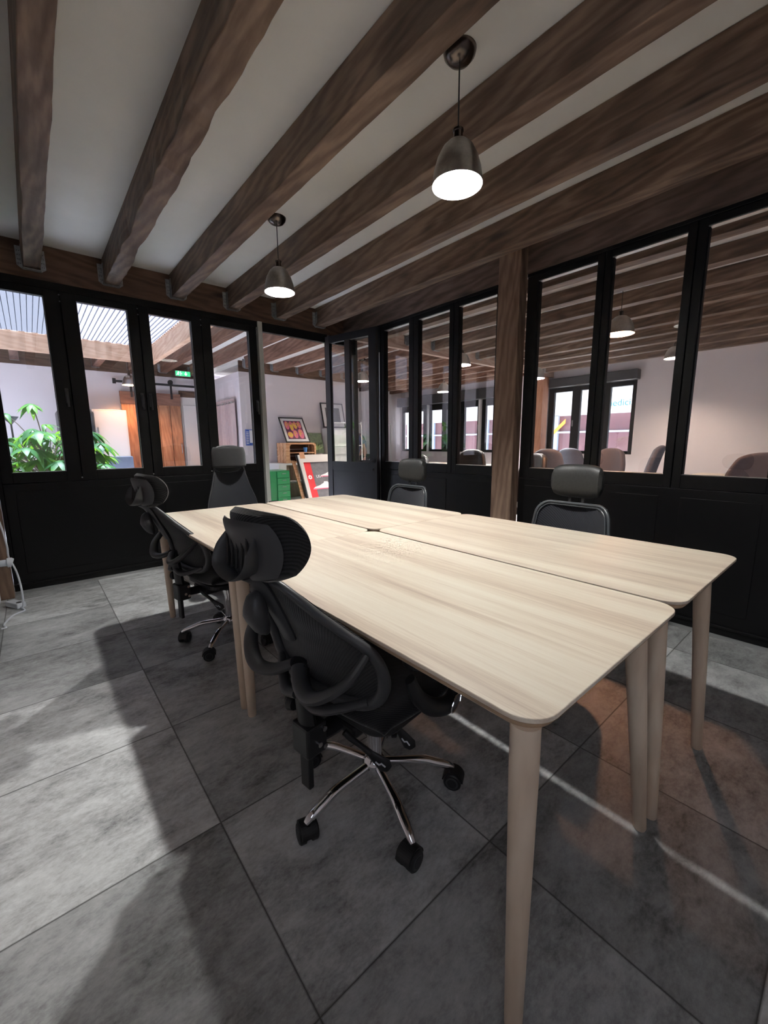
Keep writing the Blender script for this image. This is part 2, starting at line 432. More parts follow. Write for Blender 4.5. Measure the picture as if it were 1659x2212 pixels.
# own room + right hand room ceiling; lounge ceiling leaves the skylight open
cm = M()
cm.box(-.46, -1.1, CZ, 3.15, 4.47, CZ+.08)
cm.box(-2.2, 4.47, CZ, 3.15, 4.9, CZ+.08); cm.box(1.78, 4.9, CZ, 3.15, 9.3, CZ+.08); cm.box(-2.2, 8.13, CZ, 1.78, 9.3, CZ+.08); cm.box(-2.2, 4.9, CZ, -1.45, 8.13, CZ+.08)
struct('ceiling', cm, m_ceil)
struct('ceiling', M().box(3.15, -2.6, 2.67, XF+.3, 9.3, 2.75), m_ceil)
struct('wall_left', M().box(XL-.1, YN, 0, XL, 4.39, .95).box(XL-.1, YN, 2.35, XL, 4.39, CZ).box(XL-.1, YN, .95, XL, -.90, 2.35).box(XL-.1, .07, .95, XL, 4.39, 2.35), m_wall)
struct('wall_near', M().box(XL-.1, YN-.1, 0, W, YN, CZ), m_wall)
nw = M()  # unseen window behind the camera, a guess added for soft daylight
for a in (-.90, .02): nw.box(XL-.07, a, .95, XL-.03, a+.05, 2.35)
nw.box(XL-.07, -.85, .95, XL-.03, .02, 1.0).box(XL-.07, -.85, 2.30, XL-.03, .02, 2.35)
w31 = struct('window_31', nw, m_black); obj('pane', M().box(XL-.052, -.85, 1.0, XL-.048, .02, 2.30), m_glass, w31)
# --- lounge
struct('wall_lounge_back', M().box(-2.2, 9.0, 0, 3.0, 9.1, CZ), m_wall)
struct('wall_lounge_left', M().box(-2.3, 4.47, 0, -2.2, 9.1, CZ), m_wall)
struct('wall_lounge_block', M().box(3.0, 7.54, 0, 5.37, 9.0, HZ), m_wall)
struct('wall_far_end', M().box(5.37, 9.0, 0, XF+.2, 9.1, 2.67), m_wall)
struct('wall_neighbour_near', M().box(W+.12, -2.3, 0, XF+.2, -2.2, 2.67), m_wall)

# --- ceiling joists of our room (all visible, six plus one at the edge)
def joist(x, y0, y1, z0, z1, mat, w=.105, seed=0, rough=.004, step=.06):
    n = max(2, int((y1-y0)/step)); m = M(); vs = []; fs = []
    for i in range(n+1):
        y = y0+(y1-y0)*i/n
        e = [noise.noise(Vector((seed*7.3+k*3.1, y*2.3, k)))*rough*1.4+noise.noise(Vector((seed*3.3+k*5.1, y*9, k)))*rough*.6 for k in range(4)]
        vs += [(x+e[0], y, z0+e[1]*.5), (x+w+e[2], y, z0+e[3]*.5), (x+w, y, z1), (x, y, z1)]
    for i in range(n):
        a = i*4
        for k in range(4): fs.append((a+k, a+(k+1) % 4, a+4+(k+1) % 4, a+4+k))
    fs.append((0, 3, 2, 1)); fs.append((n*4, n*4+1, n*4+2, n*4+3))
    m.add(vs, fs); return m
def hanger_mesh(x, y, w, z0, zt, side=-1):
    """U bracket: seat under the joist end and two perforated flanges on the header (header face at y, joist towards side)"""
    m = M(); s = side
    m.box(x-.003, min(y, y+s*.055), z0-.006, x+w+.003, max(y, y+s*.055), z0-.003)
    for a, b in ((x-.004, x-.001), (x+w+.001, x+w+.004)): m.box(a, min(y, y+s*.05), z0-.005, b, max(y, y+s*.05), zt)
    yy = y+s*.0035
    for a, b in ((x-.036, x-.002), (x+w+.002, x+w+.036)):
        pl_ = [(a, z0+.02), (b, z0-.006), (b, zt), (a, zt)] if a < x else [(a, z0-.006), (b, z0+.02), (b, zt), (a, zt)]
        m.prism(pl_, min(yy, y), max(yy, y), 'xz')
    return m
def nails_mesh(x, y, w, z0, zt, side=-1):
    m = M()
    for a in (x-.024, x-.012, x+w+.012, x+w+.024):
        for k in range(4):
            z = z0+.03+k*.03
            m.cyl((a, y+side*.003, z), (a, y+side*.0055, z), .003, 6)
    return m
ordn = ['first', 'second', 'third', 'fourth', 'fifth', 'sixth']
notes = ['seen almost from straight below', 'with a strongly wavy lower edge and bold curling grain', 'passing just left of both pendant canopies', 'running just right of both pendant canopies', 'passing behind the near pendant shade', 'nearest the glazed partition']
for k in range(-1, 6):
    x = .117+.5185*k
    if k == 5: x = 2.70
    lab = ('brown ceiling beam, %s from the left, %s' % (ordn[k], notes[k])) if k >= 0 else 'brown ceiling beam cut off by the left edge of the photo'
    b = obj('ceiling_beam', joist(x, YN, D-.001, BZ, CZ-.001, m_beam, seed=k+3, rough=(.016 if k == 1 else .005)), m_beam, bevel=.004)
    tag(b, lab, 'beam', 'exposed ceiling beams of the meeting room')
    h = obj('joist_hanger', hanger_mesh(x, D-.001, .105, BZ-.002, 2.70), m_galv, b)
    obj('nail', nails_mesh(x, D-.004, .105, BZ, 2.70), m_darkg, h)
# headers (wall plates)
struct('trim_1', M().box(-.42, D, HZ, W+.1, D+.07, CZ), m_beamx, bevel=.003)
struct('trim_2', M().box(W, YN, HZ, W+.1, D, CZ-.0005), m_beamyh, bevel=.003)
# brown post in right partition
tag(obj('wooden_post', M().box(2.996, 1.905, 0, 3.10, 2.10, CZ-.002), m_post, bevel=.006), 'square brown timber post standing in the right-hand black glazed partition', 'post')
tag(obj('wooden_post', M().box(-.355, 4.30, 0, -.225, 4.396, 2.48), m_post, bevel=.006), 'brown timber post at the left end of the black folding windows', 'post')

# --- partition A (folding black windows, plane y=D)
ya, yb, yg = D+.008, D+.058, D+.036
PT, PB = 2.372, .988
wallm = M()
wallm.box(-.225, ya-.004, .025, 1.985, yb+.004, .07)                # bottom rail
wallm.box(-.225, ya-.016, .07, 1.985, ya+.0, .085)                 # drip lip
wallm.box(-.225, ya-.004, 2.43, 1.985, yb+.004, HZ)                # head
wallm.box(-.225, ya-.004, .07, -.20, yb+.004, 2.43)
xs = [-.20, .32, .8725, 1.41, 1.975]
for a, b in ((-.20, .8725), (.8725, 1.975)):
    wallm.box(a+.004, ya, .075, b-.004, yb, .90)
    wallm.box(a+.07, ya-.004, .16, b-.07, ya, .84)
for b in xs[1:4]: wallm.box(b-.03, yb-.004, .075, b+.03, yb+.003, 2.43)
wallm.box(-.2, yb-.004, .85, 1.975, yb+.003, .93); wallm.box(-.2, yb-.004, 2.40, 1.975, yb+.003, 2.44); wallm.box(1.94, yb-.004, .075, 1.985, yb+.003, 2.43); wallm.box(-.21, yb-.004, .075, -.16, yb+.003, 2.43)
struct('wall_back', wallm, m_black, bevel=.003)
struct('baseboard_back', M().box(-.225, D+.0, 0, 1.985, D+.06, .024), m_silver)
panes = [(-.13, .215), (.425, .79), (.955, 1.32), (1.50, 1.89)]
for i, (a, b) in enumerate(panes):
    x0, x1 = xs[i]+.003, xs[i+1]-.003
    m = M().box(x0, ya, .905, a, yb, 2.428).box(b, ya, .905, x1, yb, 2.428).box(a, ya, .905, b, yb, PB).box(a, ya, PT, b, yb, 2.428)
    m.box(a, ya+.014, PB, a+.006, yb, PT).box(b-.006, ya+.014, PB, b, yb, PT)
    w = struct('window_%d' % (i+1), m, m_black, bevel=.0025)
    obj('pane', M().box(a+.004, yg, PB-.003, b-.004, yg+.005, PT+.003), m_glass, w)
    obj('glazing_bead', M().box(a, ya+.006, PB, b, yb-.004, PB+.004).box(b-.003, ya+.006, PB, b, yb-.004, PT), m_silver, w)
    hx = (x0+.03) if i in (2, 0) else (x1-.03)
    if i == 0: hx = x1-.03
    hm = M().box(hx-.012, ya-.008, 1.55, hx+.012, ya, 1.67).tube(smooth_path([(hx, ya-.006, 1.645), (hx, ya-.03, 1.645), (hx, ya-.036, 1.63), (hx, ya-.036, 1.52)], 4), .008, 8)
    obj('handle', hm, m_darkg, w, smooth=True)
    lm = M()
    for zz in (2.40, 2.35, .93): lm.cyl((x1, ya-.006, zz), (x1, ya, zz), .006, 8)
    obj('hinge_pin', lm, m_galv, w, smooth=True)
struct('trim_3', M().box(1.988, D-.012, .0, 2.035, yb, HZ), plain('pale grey jamb paint', (.62, .63, .58), .5), bevel=.003)           # pale jamb post
struct('trim_4', M().box(2.035, ya-.004, 2.392, 2.86, yb, HZ).box(2.853, ya-.004, 0, 2.90, yb, 2.392), m_black, bevel=.002)
struct('wall_back_corner', M().box(2.90, ya, 0, W+.058, yb, .905).box(2.90, ya, 2.40, W+.058, yb, HZ), m_black)
wk = struct('window_30', M().box(2.90, ya, .905, 2.93, yb, 2.40), m_black)
obj('pane', M().box(2.93, yg, .905, W+.04, yg+.005, 2.40), m_glass, wk)

# --- open glazed door leaf (hinged at the right jamb of the doorway, swung into the room)
th = R(13); hxp, hyp = 2.835, 4.385
#T = Matrix.Translation((hxp, hyp, 0)) @ Matrix.Rotation(-pi/2+th, 4, 'Z')
ux = Vector((math.sin(th), -math.cos(th), 0))
def dl(m_, x0, z0, x1, z1, t0=-.02, t1=.02): m_.box(x0, t0, z0, x1, t1, z1)
L = .762; DT, DB = 2.366, .985
dm = M(); dl(dm, 0, .012, .067, 2.445); dl(dm, L-.105, .012, L, 2.445); dl(dm, .067, DT, L-.105, 2.445); dl(dm, .067, .88, L-.105, DB); dl(dm, .067, .012, L-.105, .11); dl(dm, .302, DB, .380, DT)
dr = empty('door_1', (hxp, hyp, 0), -pi/2+th, kind='structure')
obj('door_frame', dm, m_blackdoor, dr, bevel=.002)
pm = M(); dl(pm, .067, .11, L-.105, .88, -.012, .012); obj('door_panel', pm, m_blackdoor, dr, bevel=.002)
for a, b in ((.064, .305), (.377, L-.102)):
    g = M(); dl(g, a, DB-.003, b, DT+.003, -.003, .003); obj('pane', g, m_glass, dr)
hd = M()
for s in (-1, 1):
    hd.tube(smooth_path([(L-.045, s*.018, 1.0), (L-.045, s*.06, 1.0), (L-.06, s*.066, 1.0), (L-.17, s*.066, 1.0)], 5), .009, 8)
    hd.cyl((L-.045, s*.018, 1.0), (L-.045, s*.026, 1.0), .024, 16)
obj('handle', hd, m_dark, dr, smooth=True)
lk = M()
for s in (-1, 1): lk.cyl((L-.045, s*.018, .90), (L-.045, s*.03, .90), .013, 12)
obj('lock_cylinder', lk, m_chrome, dr, smooth=True)

# --- partition B (plane x=W)
xa, xb, xg = W+.006, W+.058, W+.036
BT, BB = 2.418, .992
segs = [(2.102, 3.69, [(3.238, 3.632), (2.694, 3.100), (2.180, 2.584)], [3.69, 3.17, 2.64, 2.102]),
        (YN, 1.903, [(1.375, 1.812), (.862, 1.282), (.36, .766), (-.16, .25), (-.70, -.28)], [1.903, 1.328, .815, .305, -.22, YN])]
wm = M()
for y0, y1, ps, ys in segs:
    wm.box(xa-.003, y0, .025, xb+.003, y1, .07); wm.box(xa-.016, y0, .07, xa, y1, .085)
    wm.box(xa-.003, y0, 2.462, xb+.003, y1, HZ); wm.box(xa, y0+.002, .075, xb, y1-.002, .905)
    for j in range(len(ys)-1):
        wm.box(xa-.004, ys[j+1]+.06, .16, xa, ys[j]-.06, .85)
        wm.box(xb-.004, ys[j]-.03, .075, xb+.004, ys[j]+.03 if j else ys[j], 2.462)
    wm.box(xb-.004, y0, .075, xb+.004, y0+.04, 2.462); wm.box(xb-.004, y0, .86, xb+.004, y1, .94); wm.box(xb-.004, y0, 2.43, xb+.004, y1, 2.47)
wm.box(xa, 3.735, .0, xb, D, .905); wm.box(xa, 3.735, 2.45, xb, D, HZ); wm.box(xa-.004, 3.695, 0, xb+.004, 3.74, HZ)
struct('wall_right', wm, m_black, bevel=.003)
struct('baseboard_right', M().box(W+.002, YN, 0, W+.06, 1.9, .024).box(W+.002, 2.1, 0, W+.06, 3.69, .024), m_silver)
n = 5
for y0, y1, ps, ys in segs:
    for j, (a, b) in enumerate(ps):
        u0, u1 = ys[j+1]+.003, ys[j]-.003
        m = M().box(xa, u0, .908, xb, a, 2.46).box(xa, b, .908, xb, u1, 2.46).box(xa, a, .908, xb, b, BB).box(xa, a, BT, xb, b, 2.46)
        m.box(xa+.014, a, BB, xb, a+.006, BT).box(xa+.014, b-.006, BB, xb, b, BT)
        w = struct('window_%d' % n, m, m_black, bevel=.0025); n += 1
        obj('pane', M().box(xg, a+.004, BB-.003, xg+.005, b-.004, BT+.003), m_glass, w)
        obj('glazing_bead', M().box(xa+.006, a, BT-.005, xb-.004, b, BT).box(xa+.006, a, BB, xb-.004, b, BB+.003), m_silver, w)
m = M().box(xa, 3.745, .908, xb, 3.79, 2.448).box(xa, 4.19, .908, xb, 4.28, 2.448).box(xa, 3.79, .908, xb, 4.19, BB).box(xa, 3.79, BT, xb, 4.19, 2.448).box(xa, 4.28, BT, xb, D-.003, 2.448)
w = struct('window_%d' % n, m, m_black, bevel=.0025); n += 1
obj('pane', M().box(xg, 3.79, BB, xg+.005, 4.19, BT), m_glass, w); obj('pane', M().box(xg, 4.28, .905, xg+.005, 4.43, BT), m_glass, w)
struct('trim_5', M().box(W-.004, 3.70, .02, W+.002, 3.712, 2.2), m_silver)

# ================================================================== pendants
def pendant(loc, ceil, rim, bulbmat, label, group, src=None, R0=.105):
    x, y = loc
    r = empty('pendant_lamp', (x, y, rim), 0, label, 'lamp', group)
    h = ceil-rim
    obj('canopy', M().lathe([(.0, h-.045), (.02, h-.044), (.045, h-.034), (.062, h-.015), (.066, h)], 28), m_bronze, r, smooth=True)
    obj('cord', M().cyl((0, 0, .20), (0, 0, h-.04), .0032, 8), m_dark, r)
    obj('socket', M().lathe([(.014, .158), (.026, .160), (.026, .166), (.019, .170), (.019, .196), (.022, .199), (.022, .206), (.012, .210), (.005, .222)], 20), m_bronze, r, smooth=True)
    prof = [(R0, 0), (R0*.985, .018), (R0*.93, .055), (R0*.80, .100), (R0*.60, .138), (R0*.40, .158), (R0*.20, .166), (.012, .168)]
    inn = [(max(.01, a-.0025), b-.0025 if i else b) for i, (a, b) in enumerate(prof)]
    sm = M(); vs = prof
    # outer skin and inner skin as separate surfaces joined at the rim
    obj('shade', M().lathe([(R0-.0012, 0)]+prof[0:]+[(.0, .169)], 40), m_nickel, r, smooth=True)
    o = bpy.data.objects[-1] if False else None
    obj('shade_lining', M().lathe([(a-.002, b+.0005) for a, b in prof[:-1]]+[(.0, .163)], 40), m_shadein, r, smooth=True)
    obj('bulb', M().lathe([(0, .062), (.018, .067), (.031, .082), (.034, .100), (.028, .122), (.016, .142), (.014, .156)], 16), bulbmat, r, smooth=True)
    return r
def open_bottom(o):
    me = o.data
    import bmesh
    bm = bmesh.new(); bm.from_mesh(me)
    for f in [f for f in bm.faces if len(f.verts) > 8]: bm.faces.remove(f)
    bm.to_mesh(me); bm.free()
def fix_shade(r):
    for ch in [c for c in bpy.data.objects if c.parent == r]:
        if ch.name.startswith('shade'): open_bottom(ch)
    return r
fix_shade(pendant((1.485, 1.262), CZ, 2.262, m_bulb, 'near pendant lamp with brushed metal bell shade hanging over the front tables', 'lit metal pendant lamps over the tables'))
fix_shade(pendant((1.480, 2.873), CZ, 2.264, m_bulb, 'far pendant lamp with brushed metal bell shade, hanging in front of the back beam', 'lit metal pendant lamps over the tables'))

# ================================================================== tables
def table(x0, y0, w, l, label, legs):
    r = empty('table', (x0+w/2, y0+l/2, 0), 0, label, 'table', 'four pale wooden tables pushed together')
    z = .74
    poly = rrect(x0, y0, x0+w, y0+l, .065, 8)
    top = M().prism(poly, z-.010, z)
    obj('tabletop', top, m_top, r, bevel=.002, world=True)
    poly2 = rrect(x0+.012, y0+.012, x0+w-.012, y0+l-.012, .055, 8)
    mm = M(); n_ = len(poly)
    vs = [(*p, z-.0101) for p in poly]+[(*p, z-.026) for p in poly2]
    mm.add(vs, [tuple(range(n_)), tuple(range(n_, 2*n_))[::-1]]+[(i, i+n_, (i+1) % n_+n_, (i+1) % n_) for i in range(n_)])
    obj('table_edge', mm, m_edge, r, world=True)
    ap = M()
    for a, b, c, d in ((x0+.06, y0+.07, x0+w-.06, y0+.09), (x0+.06, y0+l-.09, x0+w-.06, y0+l-.07), (x0+.07, y0+.09, x0+.09, y0+l-.09), (x0+w-.09, y0+.09, x0+w-.07, y0+l-.09)):
        ap.box(a, b, z-.075, c, d, z-.026)
    obj('apron', ap, m_leg, r, world=True)
    for (tx, ty, bx, by) in legs:
        lm_ = M().tube([(tx, ty, z-.026), (tx+(bx-tx)*.12, ty+(by-ty)*.12, z-.12), (tx+(bx-tx)*.5, ty+(by-ty)*.5, .36), (bx, by, .006), (bx, by, .0)], [.027, .027, .0235, .0185, .0165], 20)
        obj('leg', lm_, m_leg, r, smooth=True, world=True)
    return r
XA, XB_, XC_ = .582, 1.359, 1.372
table(XA, .2985, .777, 1.40, 'pale ash table nearest the viewer, with a black chair tucked under its left edge',
      [(.618, .342, .634, .342), (1.185, .355, 1.331, .333), (.618, 1.655, .627, 1.666), (1.322, 1.655, 1.322, 1.660)])
table(XC_, .2985, .777, 1.40, 'front right pale ash table of the four, before the right-hand black panels',
      [(1.415, .370, 1.403, .325), (1.835, .350, 1.885, .312), (1.412, 1.655, 1.412, 1.660), (2.11, 1.655, 2.11, 1.66)])
table(XA, 1.7005, .777, 1.40, 'far left pale ash table of the four, nearest the black folding windows',
      [(.618, 1.742, .625, 1.742), (1.322, 1.742, 1.322, 1.742), (.625, 3.06, .637, 3.065), (1.322, 3.06, 1.322, 3.065)])
table(XC_, 1.7005, .777, 1.40, 'far right pale ash table of the four, nearest the open glazed door',
      [(1.412, 1.742, 1.412, 1.742), (2.11, 1.742, 2.11, 1.742), (1.412, 3.06, 1.412, 3.065), (2.11, 3.06, 2.11, 3.065)])
# ================================================================== chairs
def caster(r, x, y, rot, metal=m_dark):
    c = Matrix.Translation((x, y, 0)) @ Matrix.Rotation(rot, 4, 'Z')
    R_ = .0305; m = M()
    for s in (-1, 1):
        m.tube([c @ Vector((-.010, s*q, R_)) for q in (.007, .010, .026, .030)], [R_-.004, R_, R_, R_-.004], 24)
    w = obj('caster', m, m_dark, r, smooth=True)
    for s in (-1, 1):
        obj('wheel_cap', M().tube([c @ Vector((-.010, s*.0298, R_)), c @ Vector((-.010, s*.0315, R_))], [.022, .021], 20), m_darkg, w, smooth=True)
        obj('wheel_hub', M().tube([c @ Vector((-.010, s*.0312, R_)), c @ Vector((-.010, s*.0325, R_))], [.0165, .0155], 20), m_dark, w, smooth=True)
    k = M(); pr_ = [R(q) for q in range(5, 176, 10)]
    out = [(-.010+(R_+.006)*math.cos(a), R_+(R_+.006)*math.sin(a)) for a in pr_]; inn = [(-.010+(R_+.001)*math.cos(a), R_+(R_+.001)*math.sin(a)) for a in pr_[::-1]]
    k.prism(out+inn, -.024, .024, 'xz', c)
    k.cyl(c @ Vector((0, 0, 2*R_-.002)), c @ Vector((0, 0, 2*R_+.014)), .010, 12)
    obj('caster_hood', k, m_dark, w)
def star_base(r, phase, mat, rad=.27, cx=0, cy=0, wide=1.0):
    for k in range(5):
        a = phase+2*pi*k/5
        d = Vector((math.cos(a), math.sin(a), 0)); o = Vector((cx, cy, 0))
        P = smooth_path([o+d*.028+Vector((0, 0, .122)), o+d*.10+Vector((0, 0, .118)), o+d*(rad*.62)+Vector((0, 0, .112)), o+d*(rad*.80)+Vector((0, 0, .096)), o+d*(rad*.95)+Vector((0, 0, .082)), o+d*(rad*1.03)+Vector((0, 0, .070))], 6)
        rs = lerp_list([.012, .0125, .014, .0145, .013, .008], len(P))
        m = M().tube(P, rs, 14, sx=1.15*wide)
        obj('base_arm', m, mat, r, smooth=True)
        caster(r, cx+d.x*rad, cy+d.y*rad, a+1.3+k*.7)
    obj('hub', M().lathe([(.030, .092), (.040, .100), (.042, .128), (.034, .140), (.028, .146)], 28, c=(cx, cy, 0)), mat, r, smooth=True)
def ergo_chair(loc, rz, label, phase):
    """black mesh task chair with head rest; local +x is forward"""
    r = empty('office_chair', loc, rz, label, 'chair', 'black mesh office chairs with chrome bases on the left of the tables')
    star_base(r, phase, m_chrome)
    cyl = M()
    n_ = 40; vs = []
    pf = [(.0235+(.0012 if k % 4 < 2 else -.0012)) for k in range(n_)]
    for z in (.14, .33): vs += [(pf[k]*math.cos(2*pi*k/n_), pf[k]*math.sin(2*pi*k/n_), z) for k in range(n_)]
    cyl.add(vs, [(k, (k+1) % n_, (k+1) % n_+n_, k+n_) for k in range(n_)])
    obj('gas_lift', cyl, m_chrome, r, smooth=True)
    obj('gas_lift_collar', M().lathe([(.026, .318), (.033, .325), (.036, .345), (.03, .36)], 24), m_dark, r, smooth=True)
    # tilt mechanism
    mc = M().box(-.17, -.085, .345, .12, .085, .385)
    obj('tilt_mechanism', mc, m_dark, r, bevel=.012)
    # levers
    for (a, b) in (((-.19, -.06, .375), (-.15, -.125, .315)), ((-.03, -.06, .375), (-.008, -.115, .305))):
        A = Vector(a); B = Vector(b); dv = (B-A)
        pts = [A, A+dv*.25+Vector((0, 0, -.004)), A+dv*.7, B]
        lv = obj('lever', M().tube(pts, [.010, .009, .008, .010], 10), m_dark, r, smooth=True)
        e = B+dv.normalized()*.07
        obj('lever_paddle', M().tube([B-dv.normalized()*.005, B+dv.normalized()*.02, B+dv.normalized()*.055, e], [.010, .017, .024, .014], 14, sx=.45), m_dark, lv, smooth=True)
        up = (e-B).normalized(); sd = up.cross(Vector((0, 0, 1))).normalized(); nrm = sd.cross(up)
        ic = M()
        base_ = B+dv.normalized()*.04
        for s in (-1, 1):
            q = base_+sd*0.0118*s
            def pp(u, v): return q+up*u+nrm*v
            for (u0, v0, u1, v1) in ((-.016, -.004, -.002, .000), (-.004, -.004, 0, .008), (-.002, .004, .014, .008)):
                ic.tube([pp(u0, (v0+v1)/2), pp(u1, (v0+v1)/2)], .0022, 6)
        obj('seat_pictogram', ic, m_whitep, lv)
    # seat
    def seat_fn(u, v):
        a = (u-.5)*2; b = (v-.5)*2
        X = -.20+.47*u; Y = .245*b*(1-.10*max(0, -a)**2)
        k = 1-.0*abs(a)
        Z = .475-.016*(1-b*b)*1+.012*abs(b)**3-.045*max(0, a-.55)**2/.2-.0*a
        e = max(abs(a), abs(b)); 
        if e > .86: Z -= (e-.86)**2*1.3
        return (X, Y, Z)
    sm_ = M().slab(seat_fn, 16, 16, lambda u, v: .060*(1-max(abs(2*u-1), abs(2*v-1))**6*.55))
    obj('seat', sm_, m_seat, r, smooth=True, sub=1)
    obj('seat_pan', M().prism(rrect(-.17, -.19, .20, .19, .07), .385, .412), m_dark, r, bevel=.008)
    # spine post and bracket behind the back
    sp = M().tube(smooth_path([(-.13, 0, .365), (-.235, 0, .37), (-.272, 0, .41), (-.285, 0, .52), (-.300, 0, .62)], 6), [.022]*25, 12, sx=1.5)
    obj('back_support', sp, m_dark, r, smooth=True)
    obj('height_rail', M().box(-.292, -.020, .225, -.274, .020, .60), m_dark, r, bevel=.004)
    obj('rail_block', M().box(-.305, -.038, .335, -.235, .038, .43), m_dark, r, bevel=.008)
    obj('adjust_knob', M().tube([(-.28, .045, .465), (-.28, .062, .465), (-.28, .078, .465)], [.02, .026, .018], 14), m_dark, r, smooth=True)
    for (x_, z_) in ((-.250, .412), (-.268, .372), (-.250, .358)): obj('bolt', M().cyl((x_, -.036, z_), (x_, -.047, z_), .0075, 12), m_chrome, r, smooth=True)
    # curved back outline; t in 0..1 from top centre round the side to bottom centre
    half = [(.0, .878, -.345), (.045, .872, -.340), (.085, .84, -.318), (.125, .79, -.284), (.175, .735, -.242), (.225, .685, -.205), (.240, .62, -.180), (.232, .56, -.170), (.195, .508, -.172), (.12, .482, -.186), (.0, .478, -.196)]
    half = [(a_, b_+.035*(1-(b_-.478)/.4), c_-.04) for a_, b_, c_ in half]
    loop = [(x_, y_, z_) for (y_, z_, x_) in half]+[(x_, -y_, z_) for (y_, z_, x_) in half[-2:0:-1]]
    P = smooth_path(loop, 5, closed=True)
    rr = []
    for p in P: rr.append(.0115+.006*max(0, min(1, (.74-p.z)/.12)))
    obj('back_frame', M().tube(P, rr, 12, closed=True), m_darkg, r, smooth=True)
    def ext(z):
        zs = [(h[1], h[0], h[2]) for h in half][::-1]
        zs = sorted(zs)
        for (z0, y0, x0), (z1, y1, x1) in zip(zs, zs[1:]):
            if z0 <= z <= z1:
                t = (z-z0)/(z1-z0+1e-9); return y0+(y1-y0)*t, x0+(x1-x0)*t
        return zs[-1][1], zs[-1][2]
    def back_fn(u, v):
        z = .517+(.874-.517)*u; y_, x_ = ext(z); b = 2*v-1
        bulge = .050*(1-b*b)*math.sin(pi*min(1, u*1.15))
        return (x_-bulge*.9+.012*math.sin(pi*u), y_*b, z)
    obj('back_mesh', M().slab(back_fn, 18, 14, .010), m_fab, r, smooth=True)
    # lumbar straps: from spine down and out to the frame on each side, plus rear wings
    for s in (-1, 1):
        q = smooth_path([(-.305, s*.012, .615), (-.335, s*.06, .592), (-.350, s*.12, .590), (-.335, s*.175, .618), (-.305, s*.212, .655), (-.258, s*.222, .700)], 6)
        obj('lumbar_strap', M().tube(q, lerp_list([.013, .015, .015, .013, .010], len(q)), 12, sx=1.5), m_darkg, r, smooth=True)
        q = smooth_path([(-.295, s*.012, .52), (-.290, s*.07, .505), (-.260, s*.13, .520), (-.222, s*.19, .545)], 6)
        obj('lower_strap', M().tube(q, lerp_list([.014, .014, .012, .010], len(q)), 12, sx=1.3), m_darkg, r, smooth=True)
    # head rest stem, clamp, bracket, shell, pad
    q = smooth_path([(-.32, 0, .70), (-.365, 0, .80), (-.405, 0, .875), (-.44, 0, .905)], 6)
    obj('headrest_stem', M().tube(q, lerp_list([.012, .014, .015, .016], len(q)), 12, sx=2.2), m_darkg, r, smooth=True)
    obj('stem_clamp', M().tube(smooth_path([(-.385, 0, .735), (-.40, 0, .76), (-.415, 0, .80), (-.413, 0, .835), (-.40, 0, .85)], 4), lerp_list([.005, .022, .030, .022, .005], 17), 14, sx=1.15), m_darkg, r, smooth=True)
    br = M()
    arc = smooth_path([(-.425, -.055, .995), (-.446, -.062, .960), (-.460, -.056, .922), (-.464, 0, .900), (-.460, .056, .922), (-.446, .062, .960), (-.425, .055, .995)], 6)
    br.tube(arc, lerp_list([.020, .026, .026, .022, .026, .026, .020], len(arc)), 12, sx=.22, up=(0, 0, 1))
    obj('headrest_bracket', br, m_darkg, r, smooth=True)
    HC = Vector((-.425, 0, .968)); tilt = R(-8)
    def hr(u, v, off=0., su=1.0, sv=1.0):
        a = (2*u-1)*su; b = (2*v-1)*sv
        aa = a*math.sqrt(1-.40*b*b); bb = b*math.sqrt(1-.40*a*a)
        yy = .138*bb; zz = .092*aa
        xx = .058*bb*bb-.014*aa*aa+off
        p = Vector((xx, yy, zz)); p = Matrix.Rotation(tilt, 3, 'Y') @ p
        return HC+p
    def grid_pad(front, back, su):
        n1, n2 = 20, 26; m = M(); vs = []; fs = []
        def edge(u, v):
            a = abs(2*u-1); b = abs(2*v-1); return max(0, 1-(a**4+b**4)) if False else (1-a**5)*(1-b**5)
        for k, o_ in ((0, front), (1, back)):
            for i in range(n1+1):
                for j in range(n2+1):
                    u, v = i/n1, j/n2
                    vs.append(hr(u, v, (o_)*(edge(u, v)**.5)+(front+back)/2*(1-edge(u, v)**.5), su, su))
        K = (n1+1)*(n2+1)
        for i in range(n1):
            for j in range(n2):
                a = i*(n2+1)+j; qd = (a, a+1, a+n2+2, a+n2+1); fs.append(qd); fs.append(tuple(t+K for t in qd[::-1]))
        m.add(vs, fs); return m
    obj('headrest_pad', grid_pad(.048, -.006, 1.0), m_fab, r, smooth=True)
    obj('headrest_shell', grid_pad(-.004, -.026, .80), m_darkg, r, smooth=True)
    vb = M()
    for k in range(-2, 3):
        vb.tube([HC+Vector((-.034, k*.022-.006, -.045)), HC+Vector((-.026, k*.022, .0)), HC+Vector((-.034+.01, k*.022+.004, .03))], .0035, 6)
    obj('headrest_vent', vb, m_dark, r, smooth=True)
    # arm rests: flipped loop shape at each side with a chrome teardrop
    for s in (-1, 1):
        q = smooth_path([(-.14, s*.262, .60), (-.11, s*.268, .535), (-.05, s*.275, .480), (.02, s*.280, .458), (.065, s*.280, .49), (.08, s*.280, .56), (.07, s*.280, .64)], 6)
        ar = obj('armrest', M().tube(q, lerp_list([.016, .022, .026, .028, .028, .024, .018], len(q)), 14, sx=.75), m_dark, r, smooth=True)
        obj('armrest_pad', M().prism(rrect(-.17, s*.28-.032, .10, s*.28+.032, .025), .645, .672), m_dark, r, bevel=.008)
        cc = Vector((.035, s*.303, .476))
        td = [(.045*math.cos(t)*(1), .017*math.sin(t)*(1 if math.cos(t) < .2 else .55)) for t in [2*pi*k/28 for k in range(28)]]
        ca, sa = math.cos(R(40)), math.sin(R(40))
        ring = [cc+Vector((a*ca-b*sa, 0, a*sa+b*ca)) for a, b in td]
